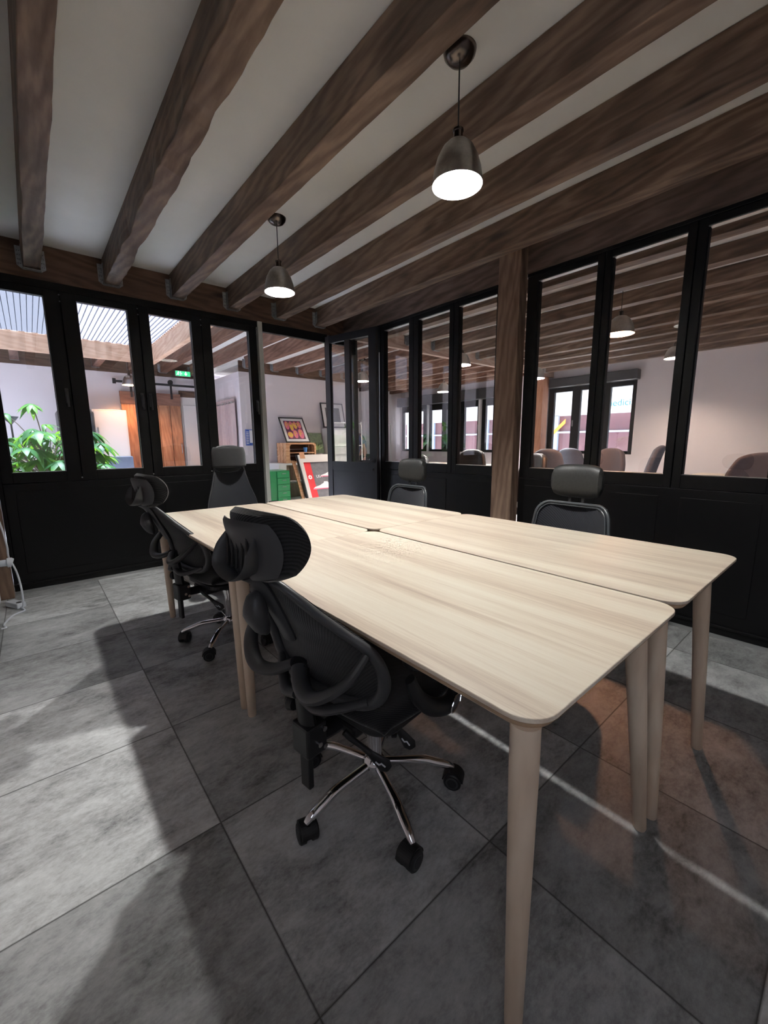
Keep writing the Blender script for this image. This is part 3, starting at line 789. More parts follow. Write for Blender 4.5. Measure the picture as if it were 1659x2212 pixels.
        inl = obj('chrome_inlay', M().tube(ring, .0024, 6, closed=True), m_chrome, ar, smooth=True)
        ctr = M(); vs = [p+Vector((0, s*-.001, 0)) for p in ring]+[cc]
        ctr.add(vs, [(k, (k+1) % 28, 28) for k in range(28)]); obj('inlay_plate', ctr, m_greyfr, ar)
    return r
cA = ergo_chair((.785, .985, 0), R(8), 'black mesh office chair with chrome star base, nearest to the viewer', R(174))
cB = ergo_chair((.835, 2.49, 0), R(8), 'black mesh office chair with chrome star base, farther back by the black folding windows', R(147))

def mesh_chair(loc, rz, label, phase):
    r = empty('office_chair', loc, rz, label, 'chair', 'grey framed mesh chairs on the right of the tables')
    star_base(r, phase, m_dark, rad=.29, wide=1.5)
    obj('gas_lift', M().cyl((0, 0, .14), (0, 0, .36), .025, 20), m_dark, r, smooth=True)
    obj('seat', M().prism(rrect(-.20, -.24, .24, .24, .09), .42, .475), m_seat, r, bevel=.02, smooth=True)
    obj('tilt_mechanism', M().box(-.15, -.08, .36, .12, .08, .42), m_dark, r, bevel=.01)
    obj('back_support', M().tube(smooth_path([(-.10, 0, .38), (-.27, 0, .39), (-.31, 0, .48), (-.31, 0, .60)], 5), .020, 12, sx=1.8), m_dark, r, smooth=True)
    def xb_(z): return -.27-.10*(z-.5)-.25*max(0, z-.62)**2
    out = []
    for (y_, z_) in rrect(-.245, .48, .245, .845, .075, 6):
        y2 = y_*(1-.16*max(0, (z_-.5)/.35)); out.append((xb_(z_)+.05*(abs(y_)/.245)**2, y2, z_))
    obj('back_frame', M().tube(out, .009, 10, closed=True), m_greyfr, r, smooth=True)
    inner = [(a+.006, b*.93, .6625+(c-.6625)*.93) for a, b, c in out]
    obj('inner_rim', M().tube(inner, .004, 8, closed=True), m_greyfr, r, smooth=True)
    def bf(u, v):
        z = .488+.35*u; b = 2*v-1; y2 = .235*b*(1-.16*(z-.5)/.35)
        return (xb_(z)+.045*b*b, y2, z)
    obj('back_mesh', M().slab(bf, 12, 12, .004), m_fab2, r, smooth=True)
    for s in (-1, 1):
        obj('headrest_stem', M().tube(smooth_path([(xb_(.80), s*.038, .78), (xb_(.86)-.004, s*.038, .86), (xb_(.92), s*.038, .93)], 4), .007, 8, sx=1.5), m_dark, r, smooth=True)
    n1, n2 = 22, 18; vs = []; fs = []
    for i in range(n1):
        a = 2*pi*i/n1
        for j in range(n2+1):
            b = -1+2*j/n2; k = (1-abs(b)**3.6)**.42*1.0 if abs(b) < 1 else 0.0
            ca, sa = math.cos(a), math.sin(a)
            X = .045*(abs(ca)**.8)*(1 if ca > 0 else -1); Z = .098*(abs(sa)**.75)*(1 if sa > 0 else -1)
            vs.append((-.335+X*(.35+.65*k)+.025*b*b, .148*b, .975+Z*(.45+.55*k)))
    for i in range(n1):
        for j in range(n2):
            p = i*(n2+1)+j; q_ = ((i+1) % n1)*(n2+1)+j; fs.append((p, q_, q_+1, p+1))
    for j in (0, n2): fs.append(tuple(i*(n2+1)+j for i in range(n1)))
    obj('headrest_pad', M().add(vs, fs), m_leather, r, smooth=True)
    return r
mesh_chair((2.10, 1.10, 0), R(180), 'mesh office chair with dark leather headrest, right of the timber post', R(200))
mesh_chair((2.12, 2.485, 0), R(182), 'mesh office chair with dark leather headrest, beside the open glazed door', R(170))

def exec_chair(loc, rz, label):
    r = empty('office_chair', loc, rz, label, 'chair')
    star_base(r, R(30), m_dark, rad=.30, wide=1.5)
    obj('gas_lift', M().cyl((0, 0, .14), (0, 0, .38), .026, 20), m_dark, r, smooth=True)
    obj('seat', M().prism(rrect(-.22, -.25, .24, .25, .09), .43, .49), m_seat, r, bevel=.02, smooth=True)
    obj('tilt_mechanism', M().box(-.15, -.08, .37, .12, .08, .43), m_dark, r, bevel=.01)
    def hw(z):
        pts = [(.45, .20), (.60, .235), (.72, .215), (.85, .168), (.96, .138), (1.02, .132), (1.10, .135), (1.165, .12), (1.185, .09)]
        for (a, b), (c, d) in zip(pts, pts[1:]):
            if a <= z <= c: return b+(d-b)*(z-a)/(c-a)
        return pts[-1][1]
    def xx(z): return -.24-.10*(z-.45)-.03*math.sin((z-.45)*4)
    def bf(u, v):
        z = .45+.53*u; b = 2*v-1; return (xx(z)+.035*b*b, hw(z)*b, z-.02*(1-b*b)*u)
    obj('back_mesh', M().slab(bf, 16, 12, .008), m_fab2, r, smooth=True)
    side = [(xx(z)+.03, s*hw(z), z) for s in (1,) for z in [.45+.72*k/22 for k in range(23)]]
    top = [(xx(1.175)+.02, hw(1.175)*c, 1.175+.012*(1-c*c)) for c in (.8, .5, 0, -.5, -.8)]
    fr = side+top+[(a, -b, c) for a, b, c in side[::-1]]
    obj('back_frame', M().tube(fr, .008, 8), m_darkg, r, smooth=True)
    obj('headrest_rim', M().tube(smooth_path([(xx(.99), -.125, .995), (xx(.97), -.07, .965), (xx(.965), 0, .958), (xx(.97), .07, .965), (xx(.99), .125, .995)], 5), .005, 8), m_greyfr, r, smooth=True)
    def hf(u, v):
        z = 1.005+.165*u; b = 2*v-1; return (xx(z)+.05-.03*b*b*0-.05*abs(b)**3+.0*u, .128*b*(1-.15*max(0, u-.7)/.3), z+.012*(1-b*b)*u)
    obj('headrest_pad', M().slab(hf, 8, 12, .05), m_fab, r, smooth=True, sub=1)
    obj('back_support', M().tube(smooth_path([(-.10, 0, .39), (-.28, 0, .40), (-.33, 0, .50), (-.33, 0, .70)], 5), .018, 10, sx=2), m_dark, r, smooth=True)
    for s in (-1, 1):
        obj('armrest', M().tube(smooth_path([(-.02, s*.24, .45), (0, s*.29, .50), (0, s*.295, .62), (-.02, s*.295, .665)], 5), .016, 10).prism(rrect(-.13, s*.295-.04, .13, s*.295+.04, .03), .665, .695), m_dark, r, smooth=True)
    return r
exec_chair((1.33, 3.30, 0), R(-83), 'tall black mesh chair with padded head section at the far end of the tables')

# ================================================================== left edge: radiator, power block, cable
rd = empty('radiator', (-.325, 3.35, 0), 0, 'white panel radiator low on the left wall, cut off by the photo edge', 'radiator')
rm = M()
for k in range(14): rm.box(-.345, 2.95+k*.075, .09, -.285, 2.95+k*.075+.062, .46)
rm.box(-.335, 2.93, .12, -.30, 4.02, .15); rm.box(-.335, 2.93, .40, -.30, 4.02, .43)
obj('fin', rm, m_whitep, rd, world=True, bevel=.006)
kv = obj('valve', M().cyl((-.30, 3.93, .375), (-.235, 3.93, .375), .017, 16), m_blue, rd, smooth=True, world=True)
obj('thermostat_head', M().tube([(-.262, 3.93, .375), (-.255, 3.93, .375), (-.222, 3.93, .375), (-.216, 3.93, .375), (-.195, 3.93, .375), (-.188, 3.93, .372)], [.019, .024, .024, .034, .034, .028], 22), m_whitep, rd, smooth=True, world=True)
pb = empty('power_strip', (-.2, 4.0, 0), 0, 'white socket block lying on the floor by the left post', 'power strip')
Tm = Matrix.Translation((-.215, 4.06, .022)) @ Matrix.Rotation(R(-62), 4, 'Z')
obj('socket_body', M().box(-.075, -.03, -.02, .075, .03, .02, Tm), m_whitep, pb, bevel=.006, world=True)
obj('socket_hole', M().cyl(Tm @ Vector((.045, 0, .019)), Tm @ Vector((.045, 0, .022)), .017, 16), m_dark, pb, world=True)
tag(obj('white_cable', M().tube(smooth_path([(-.19, 4.0, .012), (-.170, 3.95, .006), (-.168, 3.90, .006), (-.224, 3.85, .006), (-.262, 3.72, .006), (-.268, 3.66, .006), (-.256, 3.61, .006), (-.28, 3.60, .006)], 6), .0055, 8), m_whitep, smooth=True), 'thin white cable curling on the floor below the socket block', 'cable')
tag(obj('white_cable', M().tube(smooth_path([(-.245, 4.10, .72), (-.222, 4.06, .60), (-.208, 4.0, .48), (-.207, 3.985, .40), (-.180, 3.975, .30), (-.166, 3.96, .18), (-.166, 3.95, .06), (-.18, 3.97, .006)], 6), .006, 8), m_whitep, smooth=True), 'white cable hanging down past the radiator thermostat at the left edge', 'cable')
#MORE
# ================================================================== rooms beyond the glass
LB_l = 'stained brown ceiling joist of the lounge seen beyond the folding windows'
LB_g = 'ceiling joists of the lounge'
ORD = ['first', 'second', 'third', 'fourth', 'fifth', 'sixth', 'seventh', 'eighth', 'ninth', 'tenth', 'eleventh', 'twelfth', 'thirteenth']
cnt = {}
def nth(k):
    cnt[k] = cnt.get(k, -1)+1; return ORD[cnt[k]]
def plain_joist(x, y0, y1, lab, grp, mat, hang=None, z0=BZ, z1=CZ):
    b = obj('ceiling_joist', M().box(x, y0, z0, x+.105, y1, z1-.001), mat, bevel=.004)
    tag(b, lab, 'beam', grp)
    for (yy, sd) in (hang or []):
        obj('joist_hanger', hanger_mesh(x, yy, .105, z0-.002, min(z1, 2.71)-.01, sd), m_galv, b)
    return b
for k in range(-10, 9):
    x = 3.63+.53*k
    if x < 1.55:      # interrupted by the skylight
        if x > -2.1:
            plain_joist(x, 8.135, 8.999, nth('s')+' short brown joist from the left between skylight and lounge back wall', 'short joists behind the skylight', m_lbeam, [(8.999, -1)])
    elif x < 2.9: plain_joist(x, 4.475, 8.93, nth('l')+' long brown lounge joist counted from the skylight towards the right', LB_g, m_lbeam, [(8.93, -1)])
    else:
        plain_joist(x, 4.475, 7.50 if x < 5.3 else 8.999, nth('l')+' long brown lounge joist counted from the skylight towards the right', LB_g, m_lbeam, [(7.50, -1), (4.475, 1)] if x < 5.3 else [(4.475, 1)], z1=2.67 if x > 3.15 else CZ)
    if k >= -0 and x > 3.2:
        plain_joist(x, -2.2, 4.395, nth('n')+' brown joist of the neighbouring office, counted from the black partition outwards', 'ceiling joists of the neighbouring office', m_beam, [(4.395, -1)], z1=2.67)
struct('trim_6', M().box(3.2, 4.40, HZ, XF, 4.432, 2.67).box(3.2, 4.438, HZ, XF, 4.47, 2.67), m_track)
struct('trim_7', M().box(-2.2, 8.93 if False else 8.999-.0, HZ, 1.55, 9.0, CZ), m_beamx)
struct('trim_8', M().box(-2.2, 8.93, HZ, 2.998, 8.999, CZ-.001) if False else M().box(1.55, 8.93, HZ, 2.998, 8.999, CZ-.001), m_beamx)
struct('trim_9', M().box(-2.2, 8.985, HZ, 1.55, 8.998, CZ-.001), m_beamx)
struct('trim_10', M().box(3.0, 7.50, HZ, 5.42, 7.545, CZ-.075), m_beamx)
struct('trim_11', M().box(5.375, 7.545, HZ, 5.44, 8.99, 2.665), m_post2)
# skylight: pine curb, ribbed sheet, brick wall of the next building above
struct('trim_12', M().box(-1.45, 8.05, BZ, 1.78, 8.13, 2.80), m_pine, bevel=.003)
struct('trim_13', M().box(1.70, 4.9, BZ, 1.78, 8.05, 2.80), m_piney, bevel=.003)
struct('trim_14', M().box(-1.45, 4.9, BZ, 1.70, 4.98, 2.80), m_pine).location = (0, 0, 0)
struct('trim_15', M().box(-1.45, 4.98, BZ, -1.37, 8.05, 2.80), m_piney)
sk = M().box(-1.5, 4.85, 2.805, 1.85, 8.2, 2.812)
w = struct('window_%d' % n, sk, m_poly); n += 1
rb = M()
for k in range(62):
    x = -1.48+k*.0545; rb.box(x, 4.85, 2.812, x+.006, 8.2, 2.826)
obj('rib', rb, m_rib, w)
ck = M()
for k in range(22):
    ck.box(-1.42+k*.148, 8.035, 2.786, -1.35+k*.148, 8.05, 2.804)
for k in range(30):
    ck.box(1.685, 5.02+k*.10, 2.782, 1.70, 5.05+k*.10, 2.804)
obj('closure_strip', ck, m_piney, w)
tag(obj('brick_building', M().box(.75, 9.6, 0, 9.0, 9.9, 7.2), m_brick), 'weathered brick building standing behind the translucent ribbed skylight', 'building')
# walls of neighbouring office: street facade with windows
fw = M()
fw.box(XF, -2.3, 0, XF+.2, 9.0, .96); fw.box(XF, -2.3, 2.44, XF+.2, 9.0, 2.67); fw.box(XF, -2.3, .96, XF+.2, 2.84, 2.44)
fw.box(XF, 4.50, .96, XF+.2, 5.70, 2.44)
struct('wall_street', fw, m_wall)
groups = [(2.84, 4.50, [(2.92, 3.29), (3.465, 3.846), (4.01, 4.382)], 1),
          (5.70, 6.18, [(5.76, 6.07)], 2), (6.24, 6.90, [(6.31, 6.70)], 3), (6.94, 7.90, [(7.19, 7.29), (7.45, 7.85)], 4), (7.94, 8.98, [(8.13, 8.31), (8.64, 8.92)], 5)]
for (a, b, ps, gi) in groups:
    m = M(); e = [a]+[q for p in ps for q in p]+[b]
    zt, zb = (2.19, 1.02) if gi == 1 else (2.05, 1.02)
    for k in range(0, len(e), 2): m.box(XF+.04, e[k], .96, XF+.11, e[k+1], 2.28)
    for (p, q) in ps: m.box(XF+.04, p, .96, XF+.11, q, zb).box(XF+.04, p, zt, XF+.11, q, 2.28)
    w = struct('window_%d' % n, m, m_black, bevel=.004); n += 1
    for (p, q) in ps: obj('pane', M().box(XF+.07, p, zb, XF+.075, q, zt), m_glass, w)
    obj('handle', M().box(XF+.02, ps[-1][0]-.05, 1.50, XF+.04, ps[-1][0]-.03, 1.62), m_silver, w)
struct('trim_16', M().box(XF-.16, 2.80, 2.27, XF+.05, 4.53, 2.44), m_darkg, bevel=.01)
struct('trim_17', M().box(XF-.16, 5.66, 2.20, XF+.05, 8.99, 2.44), m_darkg, bevel=.01)
for k, (a, b) in enumerate(((6.18, 6.24), (6.90, 6.94), (7.90, 7.94))): struct('trim_%d' % (18+k), M().box(XF-.02, a, .96, XF+.12, b, 2.20), m_paper)
tag(obj('wooden_post', M().box(7.9, 4.40, 0, 8.12, 4.66, 2.48), m_post2, bevel=.005), 'orange brown timber post with knots beside the street window', 'post')
tag(obj('white_column', M().box(7.95, 4.68, 0, 8.15, 4.96, 2.48), m_wall, bevel=.004), 'white boxed column behind the orange brown post, with two wall sockets', 'column')
# street outside
struct('ground_outside', M().box(XF+.2, -10, -.15, 24, 30, -.05), m_floor) if False else struct('floor_street', M().box(XF+.3, -12, -.2, 24, 30, -.1), m_asph)
fc = empty('shop_building', (15.2, 7, 0), 0, 'white shop building with turquoise lettering across the street', 'building')
obj('wall', M().box(15.0, -6, 2.12, 15.6, 22, 7), m_signw, fc, world=True)
obj('sign_board', M().box(14.93, 4.2, 2.15, 15.0, 9.5, 2.95), m_signw, fc, world=True)
obj('cornice', M().box(14.9, -6, 2.97, 15.0, 22, 3.0).box(14.9, -6, 3.16, 15.0, 22, 3.19), m_shop, fc, world=True)
T1 = Matrix.Translation((14.925, 5.58, 2.44)) @ Matrix(((0, 0, -1, 0), (-1, 0, 0, 0), (0, 1, 0, 0), (0, 0, 0, 1)))
text('sign_lettering', 'medicis', .30, m_teal, T1, fc)
bx = M()
for k in range(-3, 11): bx.box(14.94, k*1.55+.0-.1, 0, 15.1, k*1.55+.22, 2.12)
bx.box(14.94, -6, 0, 15.1, 22, .75); bx.box(14.95, -6, 1.50, 15.1, 22, 1.56)
obj('shopfront_frame', bx, m_shop, fc, world=True)
obj('shop_glazing', M().box(15.05, -6, 0, 15.12, 22, 2.12), m_shopglass, fc, world=True)
obj('orange_tape', M().prism([(7.95, 1.30), (7.95, 1.45), (7.36, 2.0), (7.36, 1.85)], 14.90, 14.93, 'yz'), m_orange, fc, world=True)
# pendant lamps elsewhere
def small_pendant(x, y, rim, ceil, mat, lab, R0=.12): return fix_shade(pendant((x, y), ceil, rim, mat, lab, None, R0=R0))
small_pendant(4.40, 1.70, 2.205, 2.67, m_bulbw, 'warm lit pendant lamp in the neighbouring office, seen through the pane right of the post', .125)
m_bulbf = emis('lit far bulb', (1, .91, .87), 6800); m_bulbo = emis('lit lounge bulb', (1, .50, .22), 1500)
small_pendant(6.0, 3.46, 2.15, 2.67, m_bulbf, 'small distant pendant lamp just right of the timber post, above the office chairs')
small_pendant(7.2, 2.02, 2.37, 2.67, emis('lit soft bulb', (1, .78, .62), 1500), 'distant pendant lamp half hidden behind the thick black mullion')
small_pendant(6.2, 5.50, 2.16, 2.67, m_bulbf, 'distant pendant lamp seen left of the timber post above the desks')
small_pendant(4.9, 4.0, 2.30, 2.67, m_bulbf, 'pendant lamp partly hidden by the mullion left of the timber post')
small_pendant(1.43, 8.4, 2.21, CZ, m_bulbo, 'pendant lamp with dark shade in the lounge, in front of the sliding barn door', .115)
small_pendant(4.65, 6.05, 2.285, 2.67, emis('lit passage bulb', (1, .9, .8), 1500), 'pendant lamp seen through the open glazed door')
# ---- back wall of the lounge: sliding door, rail, white door, exit sign, cabinet
bd = empty('barn_door', (1.85, 8.93, .02), 0, 'orange brown plank sliding barn door hanging in front of the white wall', 'door')
pk = M()
for a, b in ((1.35, 1.62), (1.625, 1.955), (1.96, 2.15), (2.155, 2.345)): pk.box(a, 8.915, .03, b-.004, 8.945, 1.98)
obj('planks', pk, m_door, bd, world=True, bevel=.002)
obj('top_rail', M().box(1.34, 8.895, 1.94, 2.35, 8.95, 2.16), wood('barn door rail wood', ((.10, .04, .03), (.20, .10, .07), (.28, .15, .11)), 'x', .5), bd, world=True, bevel=.003)
obj('pull_handle', M().tube([(2.30, 8.905, 1.02), (2.30, 8.875, 1.04), (2.30, 8.875, 1.20), (2.30, 8.905, 1.22)], .008, 8), m_silver, bd, world=True)
for x in (1.525, 2.195):
    hg = obj('strap_hanger', M().box(x-.018, 8.885, 2.06, x+.018, 8.895, 2.36), m_dark, bd, world=True)
    obj('roller', M().cyl((x, 8.885, 2.375), (x, 8.915, 2.375), .045, 20), m_dark, hg, world=False) if False else obj('roller', M().cyl((x-1.85, 8.885-8.93, 2.355), (x-1.85, 8.915-8.93, 2.355), .045, 20), m_dark, hg, smooth=True)
rl = empty('door_rail', (1.95, 8.93, 2.32), 0, 'black steel sliding rail running above the barn door', 'rail')
obj('track', M().box(1.26, 8.895, 2.305, 2.95, 8.905, 2.345), m_dark, rl, world=True)
for x in (1.275, 1.9, 2.6): obj('standoff', M().cyl((x, 8.905, 2.325), (x, 8.995, 2.325), .012, 10), m_dark, rl, world=True)
obj('end_stop', M().box(1.25, 8.875, 2.28, 1.30, 8.905, 2.37), m_dark, rl, world=True)
dw = struct('door_2', M().box(2.37, 8.985, 0, 2.99, 9.0, 2.12), m_cream)
obj('door_frame', M().box(2.352, 8.975, 2.125, 2.995, 9.0, 2.24), m_beamx, dw)
obj('door_leaf', M().box(2.40, 8.96, 0, 2.97, 8.985, 1.96), m_cream, dw, bevel=.003)
obj('handle', M().box(2.90, 8.92, 1.13, 2.93, 8.96, 1.17), m_silver, dw)
ex = empty('exit_sign', (2.425, 8.86, 2.55), 0, 'small lit green emergency exit sign with running figure and arrow under the beams', 'sign')
obj('housing', M().box(2.285, 8.86, 2.50, 2.565, 8.885, 2.605), m_silver, ex, world=True, bevel=.004)
obj('green_panel', M().box(2.293, 8.855, 2.508, 2.557, 8.86, 2.597), m_exit, ex, world=True)
fg = M()
Y0, Y1 = 8.851, 8.855
fg.prism([(2.345+.009*math.cos(t), 2.583+.009*math.sin(t)) for t in [2*pi*k/10 for k in range(10)]], Y0, Y1, 'xz')
for pl_ in ([(2.350, 2.572), (2.340, 2.570), (2.330, 2.548), (2.342, 2.545)], [(2.330, 2.550), (2.340, 2.548), (2.352, 2.530), (2.350, 2.518), (2.342, 2.528)], [(2.330, 2.552), (2.318, 2.535), (2.308, 2.520), (2.316, 2.520), (2.330, 2.538)], [(2.350, 2.570), (2.366, 2.560), (2.364, 2.555), (2.350, 2.562)], [(2.335, 2.568), (2.320, 2.560), (2.322, 2.552), (2.338, 2.562)]):
    fg.prism(pl_, Y0, Y1, 'xz')
fg.prism([(2.380, 2.515), (2.380, 2.590), (2.386, 2.590), (2.386, 2.515)], Y0, Y1, 'xz'); fg.prism([(2.398, 2.545), (2.398, 2.560), (2.406, 2.560), (2.406, 2.545)], Y0, Y1, 'xz')
fg.prism([(2.470, 2.592), (2.484, 2.592), (2.484, 2.556), (2.505, 2.556), (2.477, 2.518), (2.449, 2.556), (2.470, 2.556)], Y0, Y1, 'xz')
obj('pictogram', fg, m_exitw, ex, world=True)
cb = empty('cabinet', (1.08, 8.6, 0), 0, 'cream metal cabinet against the wall left of the barn door', 'cabinet')
obj('body', M().box(.86, 8.58, 0, 1.36, 8.99, 1.80), m_cream, cb, world=True, bevel=.004)
cd = obj('door', M().box(.885, 8.562, .03, 1.335, 8.58, 1.77), m_cream, cb, world=True, bevel=.003)
obj('handle', M().box(.91-1.08, -.05, 1.40, .93-1.08, -.038, 1.50), m_silver, cd)
pr = empty('copier', (.62, 8.5, 0), 0, 'dark grey office copier column standing left of the cream cabinet', 'copier')
obj('body', M().box(.38, 8.30, 0, .86, 8.85, 1.745), m_darkg, pr, world=True, bevel=.03)
obj('slot', M().box(.80, 8.292, 1.36, .845, 8.30, 1.52), m_dark, pr, world=True)
# monitors on a desk behind the second window
dk = empty('desk', (.95, 7.15, 0), 0, 'white desk in the lounge carrying two monitors', 'desk')
obj('desktop', M().box(.35, 6.75, .70, 1.65, 7.5, .725), m_white, dk, world=True, bevel=.003)
for x in (.38, 1.60):
    for y in (6.8, 7.45): obj('leg', M().box(x, y-.02, 0, x+.04, y+.02, .70), m_white, dk, world=True)
def monitor(x0, x1, lab):
    r = empty('monitor', ((x0+x1)/2, 7.0, .725), 0, lab, 'monitor', 'monitors on the lounge desk')
    obj('screen_back', M().prism(rrect(x0, .80, x1, 1.035, .02), 6.99, 7.03, 'xz'), m_grey, r, world=True, bevel=.004)
    obj('bezel', M().prism(rrect(x0-.006, .794, x1+.006, 1.041, .02), 7.03, 7.045, 'xz'), m_silver, r, world=True)
    obj('stand', M().box((x0+x1)/2-.03, 7.0, .725, (x0+x1)/2+.03, 7.02, .82).box((x0+x1)/2-.1, 6.93, .7255, (x0+x1)/2+.1, 7.1, .735), m_silver, r, world=True)
monitor(.45, .80, 'left monitor on the lounge desk, partly hidden by plant leaves and window frame')
monitor(.845, 1.135, 'right monitor on the lounge desk, in front of the cream cabinet and barn door')
# torchiere, plant
tc = empty('floor_lamp', (-.13, 6.3, 0), 0, 'thin black uplighter floor lamp standing behind the leafy plant', 'lamp')
obj('base', M().lathe([(.12, 0), (.12, .012), (.02, .025), (0, .025)], 24), m_dark, tc, smooth=True)
obj('pole', M().cyl((0, 0, .02), (0, 0, 1.46), .009, 10), m_dark, tc)
obj('lamp_shade', M().lathe([(.012, 1.44), (.02, 1.455), (.05, 1.49), (.075, 1.525), (.071, 1.525), (.045, 1.492), (.0, 1.47)], 24), m_dark, tc, smooth=True)
pt = empty('potted_plant', (.13, 5.62, 0), 0, 'large leafy green potted money tree standing outside the leftmost folding window', 'plant')
obj('pot', M().lathe([(.13, 0), (.15, .02), (.18, .32), (.185, .34), (.165, .34), (.16, .31), (0, .30)], 28), m_pot, pt, smooth=True)
tk = M()
rnd = random.Random(5)
for k in range(3):
    a0 = k*2.1
    tk.tube([(.028*math.cos(a0+z*5.5), .028*math.sin(a0+z*5.5), .30+z) for z in [q*.05 for q in range(16)]], lerp_list([.026, .020], 16), 8)
obj('trunk', tk, m_trunk, pt, smooth=True)
lf = M(); stm = M()
def leaflet(m, base, d, L, wd, droop, side):
    d = d.normalized(); up = Vector((0, 0, 1)); sdv = d.cross(up)
    sdv = sdv.normalized() if sdv.length > .01 else Vector((1, 0, 0))
    N_ = 6; vs = []
    for i in range(N_+1):
        t = i/N_; c = base+d*L*t+Vector((0, 0, -droop*L*t*t)); ww = wd*L*(math.sin(pi*min(1, (t*.92+.04))**.8)**1.0)
        if i == N_: ww = .001
        vs += [c-sdv*ww+Vector((0, 0, -ww*.25)), c+Vector((0, 0, ww*.0)), c+sdv*ww+Vector((0, 0, -ww*.25))]
    fs = []
    for i in range(N_):
        for j in range(2): a = i*3+j; fs.append((a, a+1, a+4, a+3))
    m.add(vs, fs)
spots = []
for k in range(120):
    ang = rnd.uniform(0, 2*pi); el = rnd.random(); rad_ = .10+.42*math.sqrt(rnd.random())*(1-.45*max(0, el-.55))
    spots.append((rad_*math.cos(ang)*1.05, rad_*math.sin(ang), .82+.55*el))
spots += [(-.07, -.05, 1.62), (-.06, -.02, 1.60), (-.28, .0, 1.52), (.50, .0, 1.20), (.46, .05, 1.10), (.38, -.1, 1.0), (.02, 0, 1.42)]
for (x, y, z) in spots:
    c = Vector((x, y, z)); st = Vector((x*.12, y*.12, max(.85, z-.45)))
    md = (st+c)*.5+Vector((0, 0, .06))
    stm.tube(smooth_path([st, md, c], 4), .004, 5)
    out = Vector((x, y, .15+rnd.uniform(-.1, .2))); out = out.normalized() if out.length > .05 else Vector((0, 0, 1))
    nl = rnd.choice((5, 6, 7)); Ll = rnd.uniform(.13, .19)
    for q in range(nl):
        a = -1.9+3.8*q/(nl-1)+rnd.uniform(-.1, .1)
        d = Matrix.Rotation(a, 3, 'Z') @ Vector((out.x, out.y, 0)).normalized()+Vector((0, 0, rnd.uniform(-.25, .25)))
        leaflet(lf, c, d, Ll*(1-.25*abs(a)/1.9), .21, rnd.uniform(.4, 1.1), 0)
obj('stem', stm, m_trunk, pt, smooth=True)
o = obj('foliage', lf, m_leaf, pt, smooth=True)
# curtain + notice at the block wall
cu = empty('curtain', (2.95, 8.2, 0), 0, 'rose beige eyelet curtain hanging on the side wall of the lounge', 'curtain')
def cf(u, v):
    y = 7.70+.98*v-.05*math.sin(pi*u)*(1-v)*1.6*(u if u < .5 else 1-u); return (2.93+.028*math.sin(v*2*pi*7+1), y+.10*(1-v)*math.exp(-((u-.42)/.18)**2), .02+2.0*u)
obj('cloth', M().slab(cf, 24, 90, .004), m_curtain, cu, world=True, smooth=True)
for k in range(7):
    obj('eyelet', M().tube([(2.905, 7.745+k*.14+.022*math.cos(t), 1.955+.022*math.sin(t)) for t in [2*pi*q/14 for q in range(14)]], .006, 6, closed=True), m_silver, cu, world=True)
obj('rod', M().cyl((2.93, 7.66, 1.955), (2.93, 8.75, 1.955), .010, 8), m_silver, cu, world=True)
nt = empty('notice', (3.13, 7.53, 1.32), 0, 'blue and white printed notice on the wall beside the curtain', 'notice')
obj('sheet', M().box(3.055, 7.525, 1.17, 3.205, 7.539, 1.465), plain('blue print', (.05, .12, .45), .5), nt, world=True)
pl2 = M().box(3.13, 7.521, 1.22, 3.198, 7.525, 1.45)
for k in range(8): pl2.box(3.066, 7.521, 1.20+k*.03, 3.115, 7.525, 1.214+k*.03)
obj('printed_text', pl2, m_paper, nt, world=True)
# ---- things seen through the doorway
gc = empty('drawer_unit', (3.24, 6.8, 0), 0, 'bright green metal drawer unit beside the pale jamb of the doorway', 'drawer unit')
obj('body', M().box(3.075, 6.62, .03, 3.44, 7.08, .735), m_green, gc, world=True, bevel=.004)
for k in range(6):
    z = .05+k*.113
    dd = obj('drawer', M().box(3.185+.01, 6.603, z, 3.43, 6.62, z+.105), m_green, gc, world=True, bevel=.003)
    obj('handle', M().box(3.28-3.24, -.207, z+.066, 3.36-3.24, -.197, z+.074), m_silver, dd)
gt = bpy.data.objects.get('drawer_unit')
bs = empty('shelf_unit', (3.83, 7.25, 0), 0, 'white open shelf unit standing under the wooden fruit crate', 'shelf')
sb = M().box(3.47, 7.08, .0, 3.62, 7.5, .835).box(4.24, 7.08, 0, 4.27, 7.5, .835).box(3.62, 7.08, .80, 4.24, 7.5, .835).box(3.62, 7.08, .46, 4.24, 7.5, .49).box(3.62, 7.08, .0, 4.24, 7.5, .14)
obj('carcass', sb, m_white, bs, world=True, bevel=.003)
obj('back_panel', M().box(3.62, 7.47, .14, 4.24, 7.5, .80), m_birch, bs, world=True)
obj('partition', M().box(3.90, 7.12, .49, 3.92, 7.47, .80), m_birch, bs, world=True)
cr = empty('wooden_crate', (3.93, 7.27, .836), 0, 'wooden fruit crate lying on its side on the shelf unit under the lettered print', 'crate')
cx0, cx1, cz0, cz1 = 3.63, 4.27, .838, 1.215
cm_ = M()
for zz in (cz0, cz1-.012): 
    for q in range(3): cm_.box(cx0, 7.09+q*.125, zz, cx1, 7.20+q*.125, zz+.012)
for xx_ in (cx0, cx1-.012):
    for q in range(3): cm_.box(xx_, 7.09+q*.125, cz0+.012, xx_+.012, 7.20+q*.125, cz1-.012)
obj('slats', cm_, m_crate, cr, world=True)
obj('back_slats', M().box(cx0, 7.455, cz0, cx1, 7.465, cz0+.11).box(cx0, 7.455, cz0+.13, cx1, 7.465, cz0+.24).box(cx0, 7.455, cz0+.26, cx1, 7.465, cz1), m_beamx, cr, world=True)
obj('divider', M().box(cx0+.012, 7.09, 1.018, cx1-.012, 7.45, 1.034), m_crate, cr, world=True)
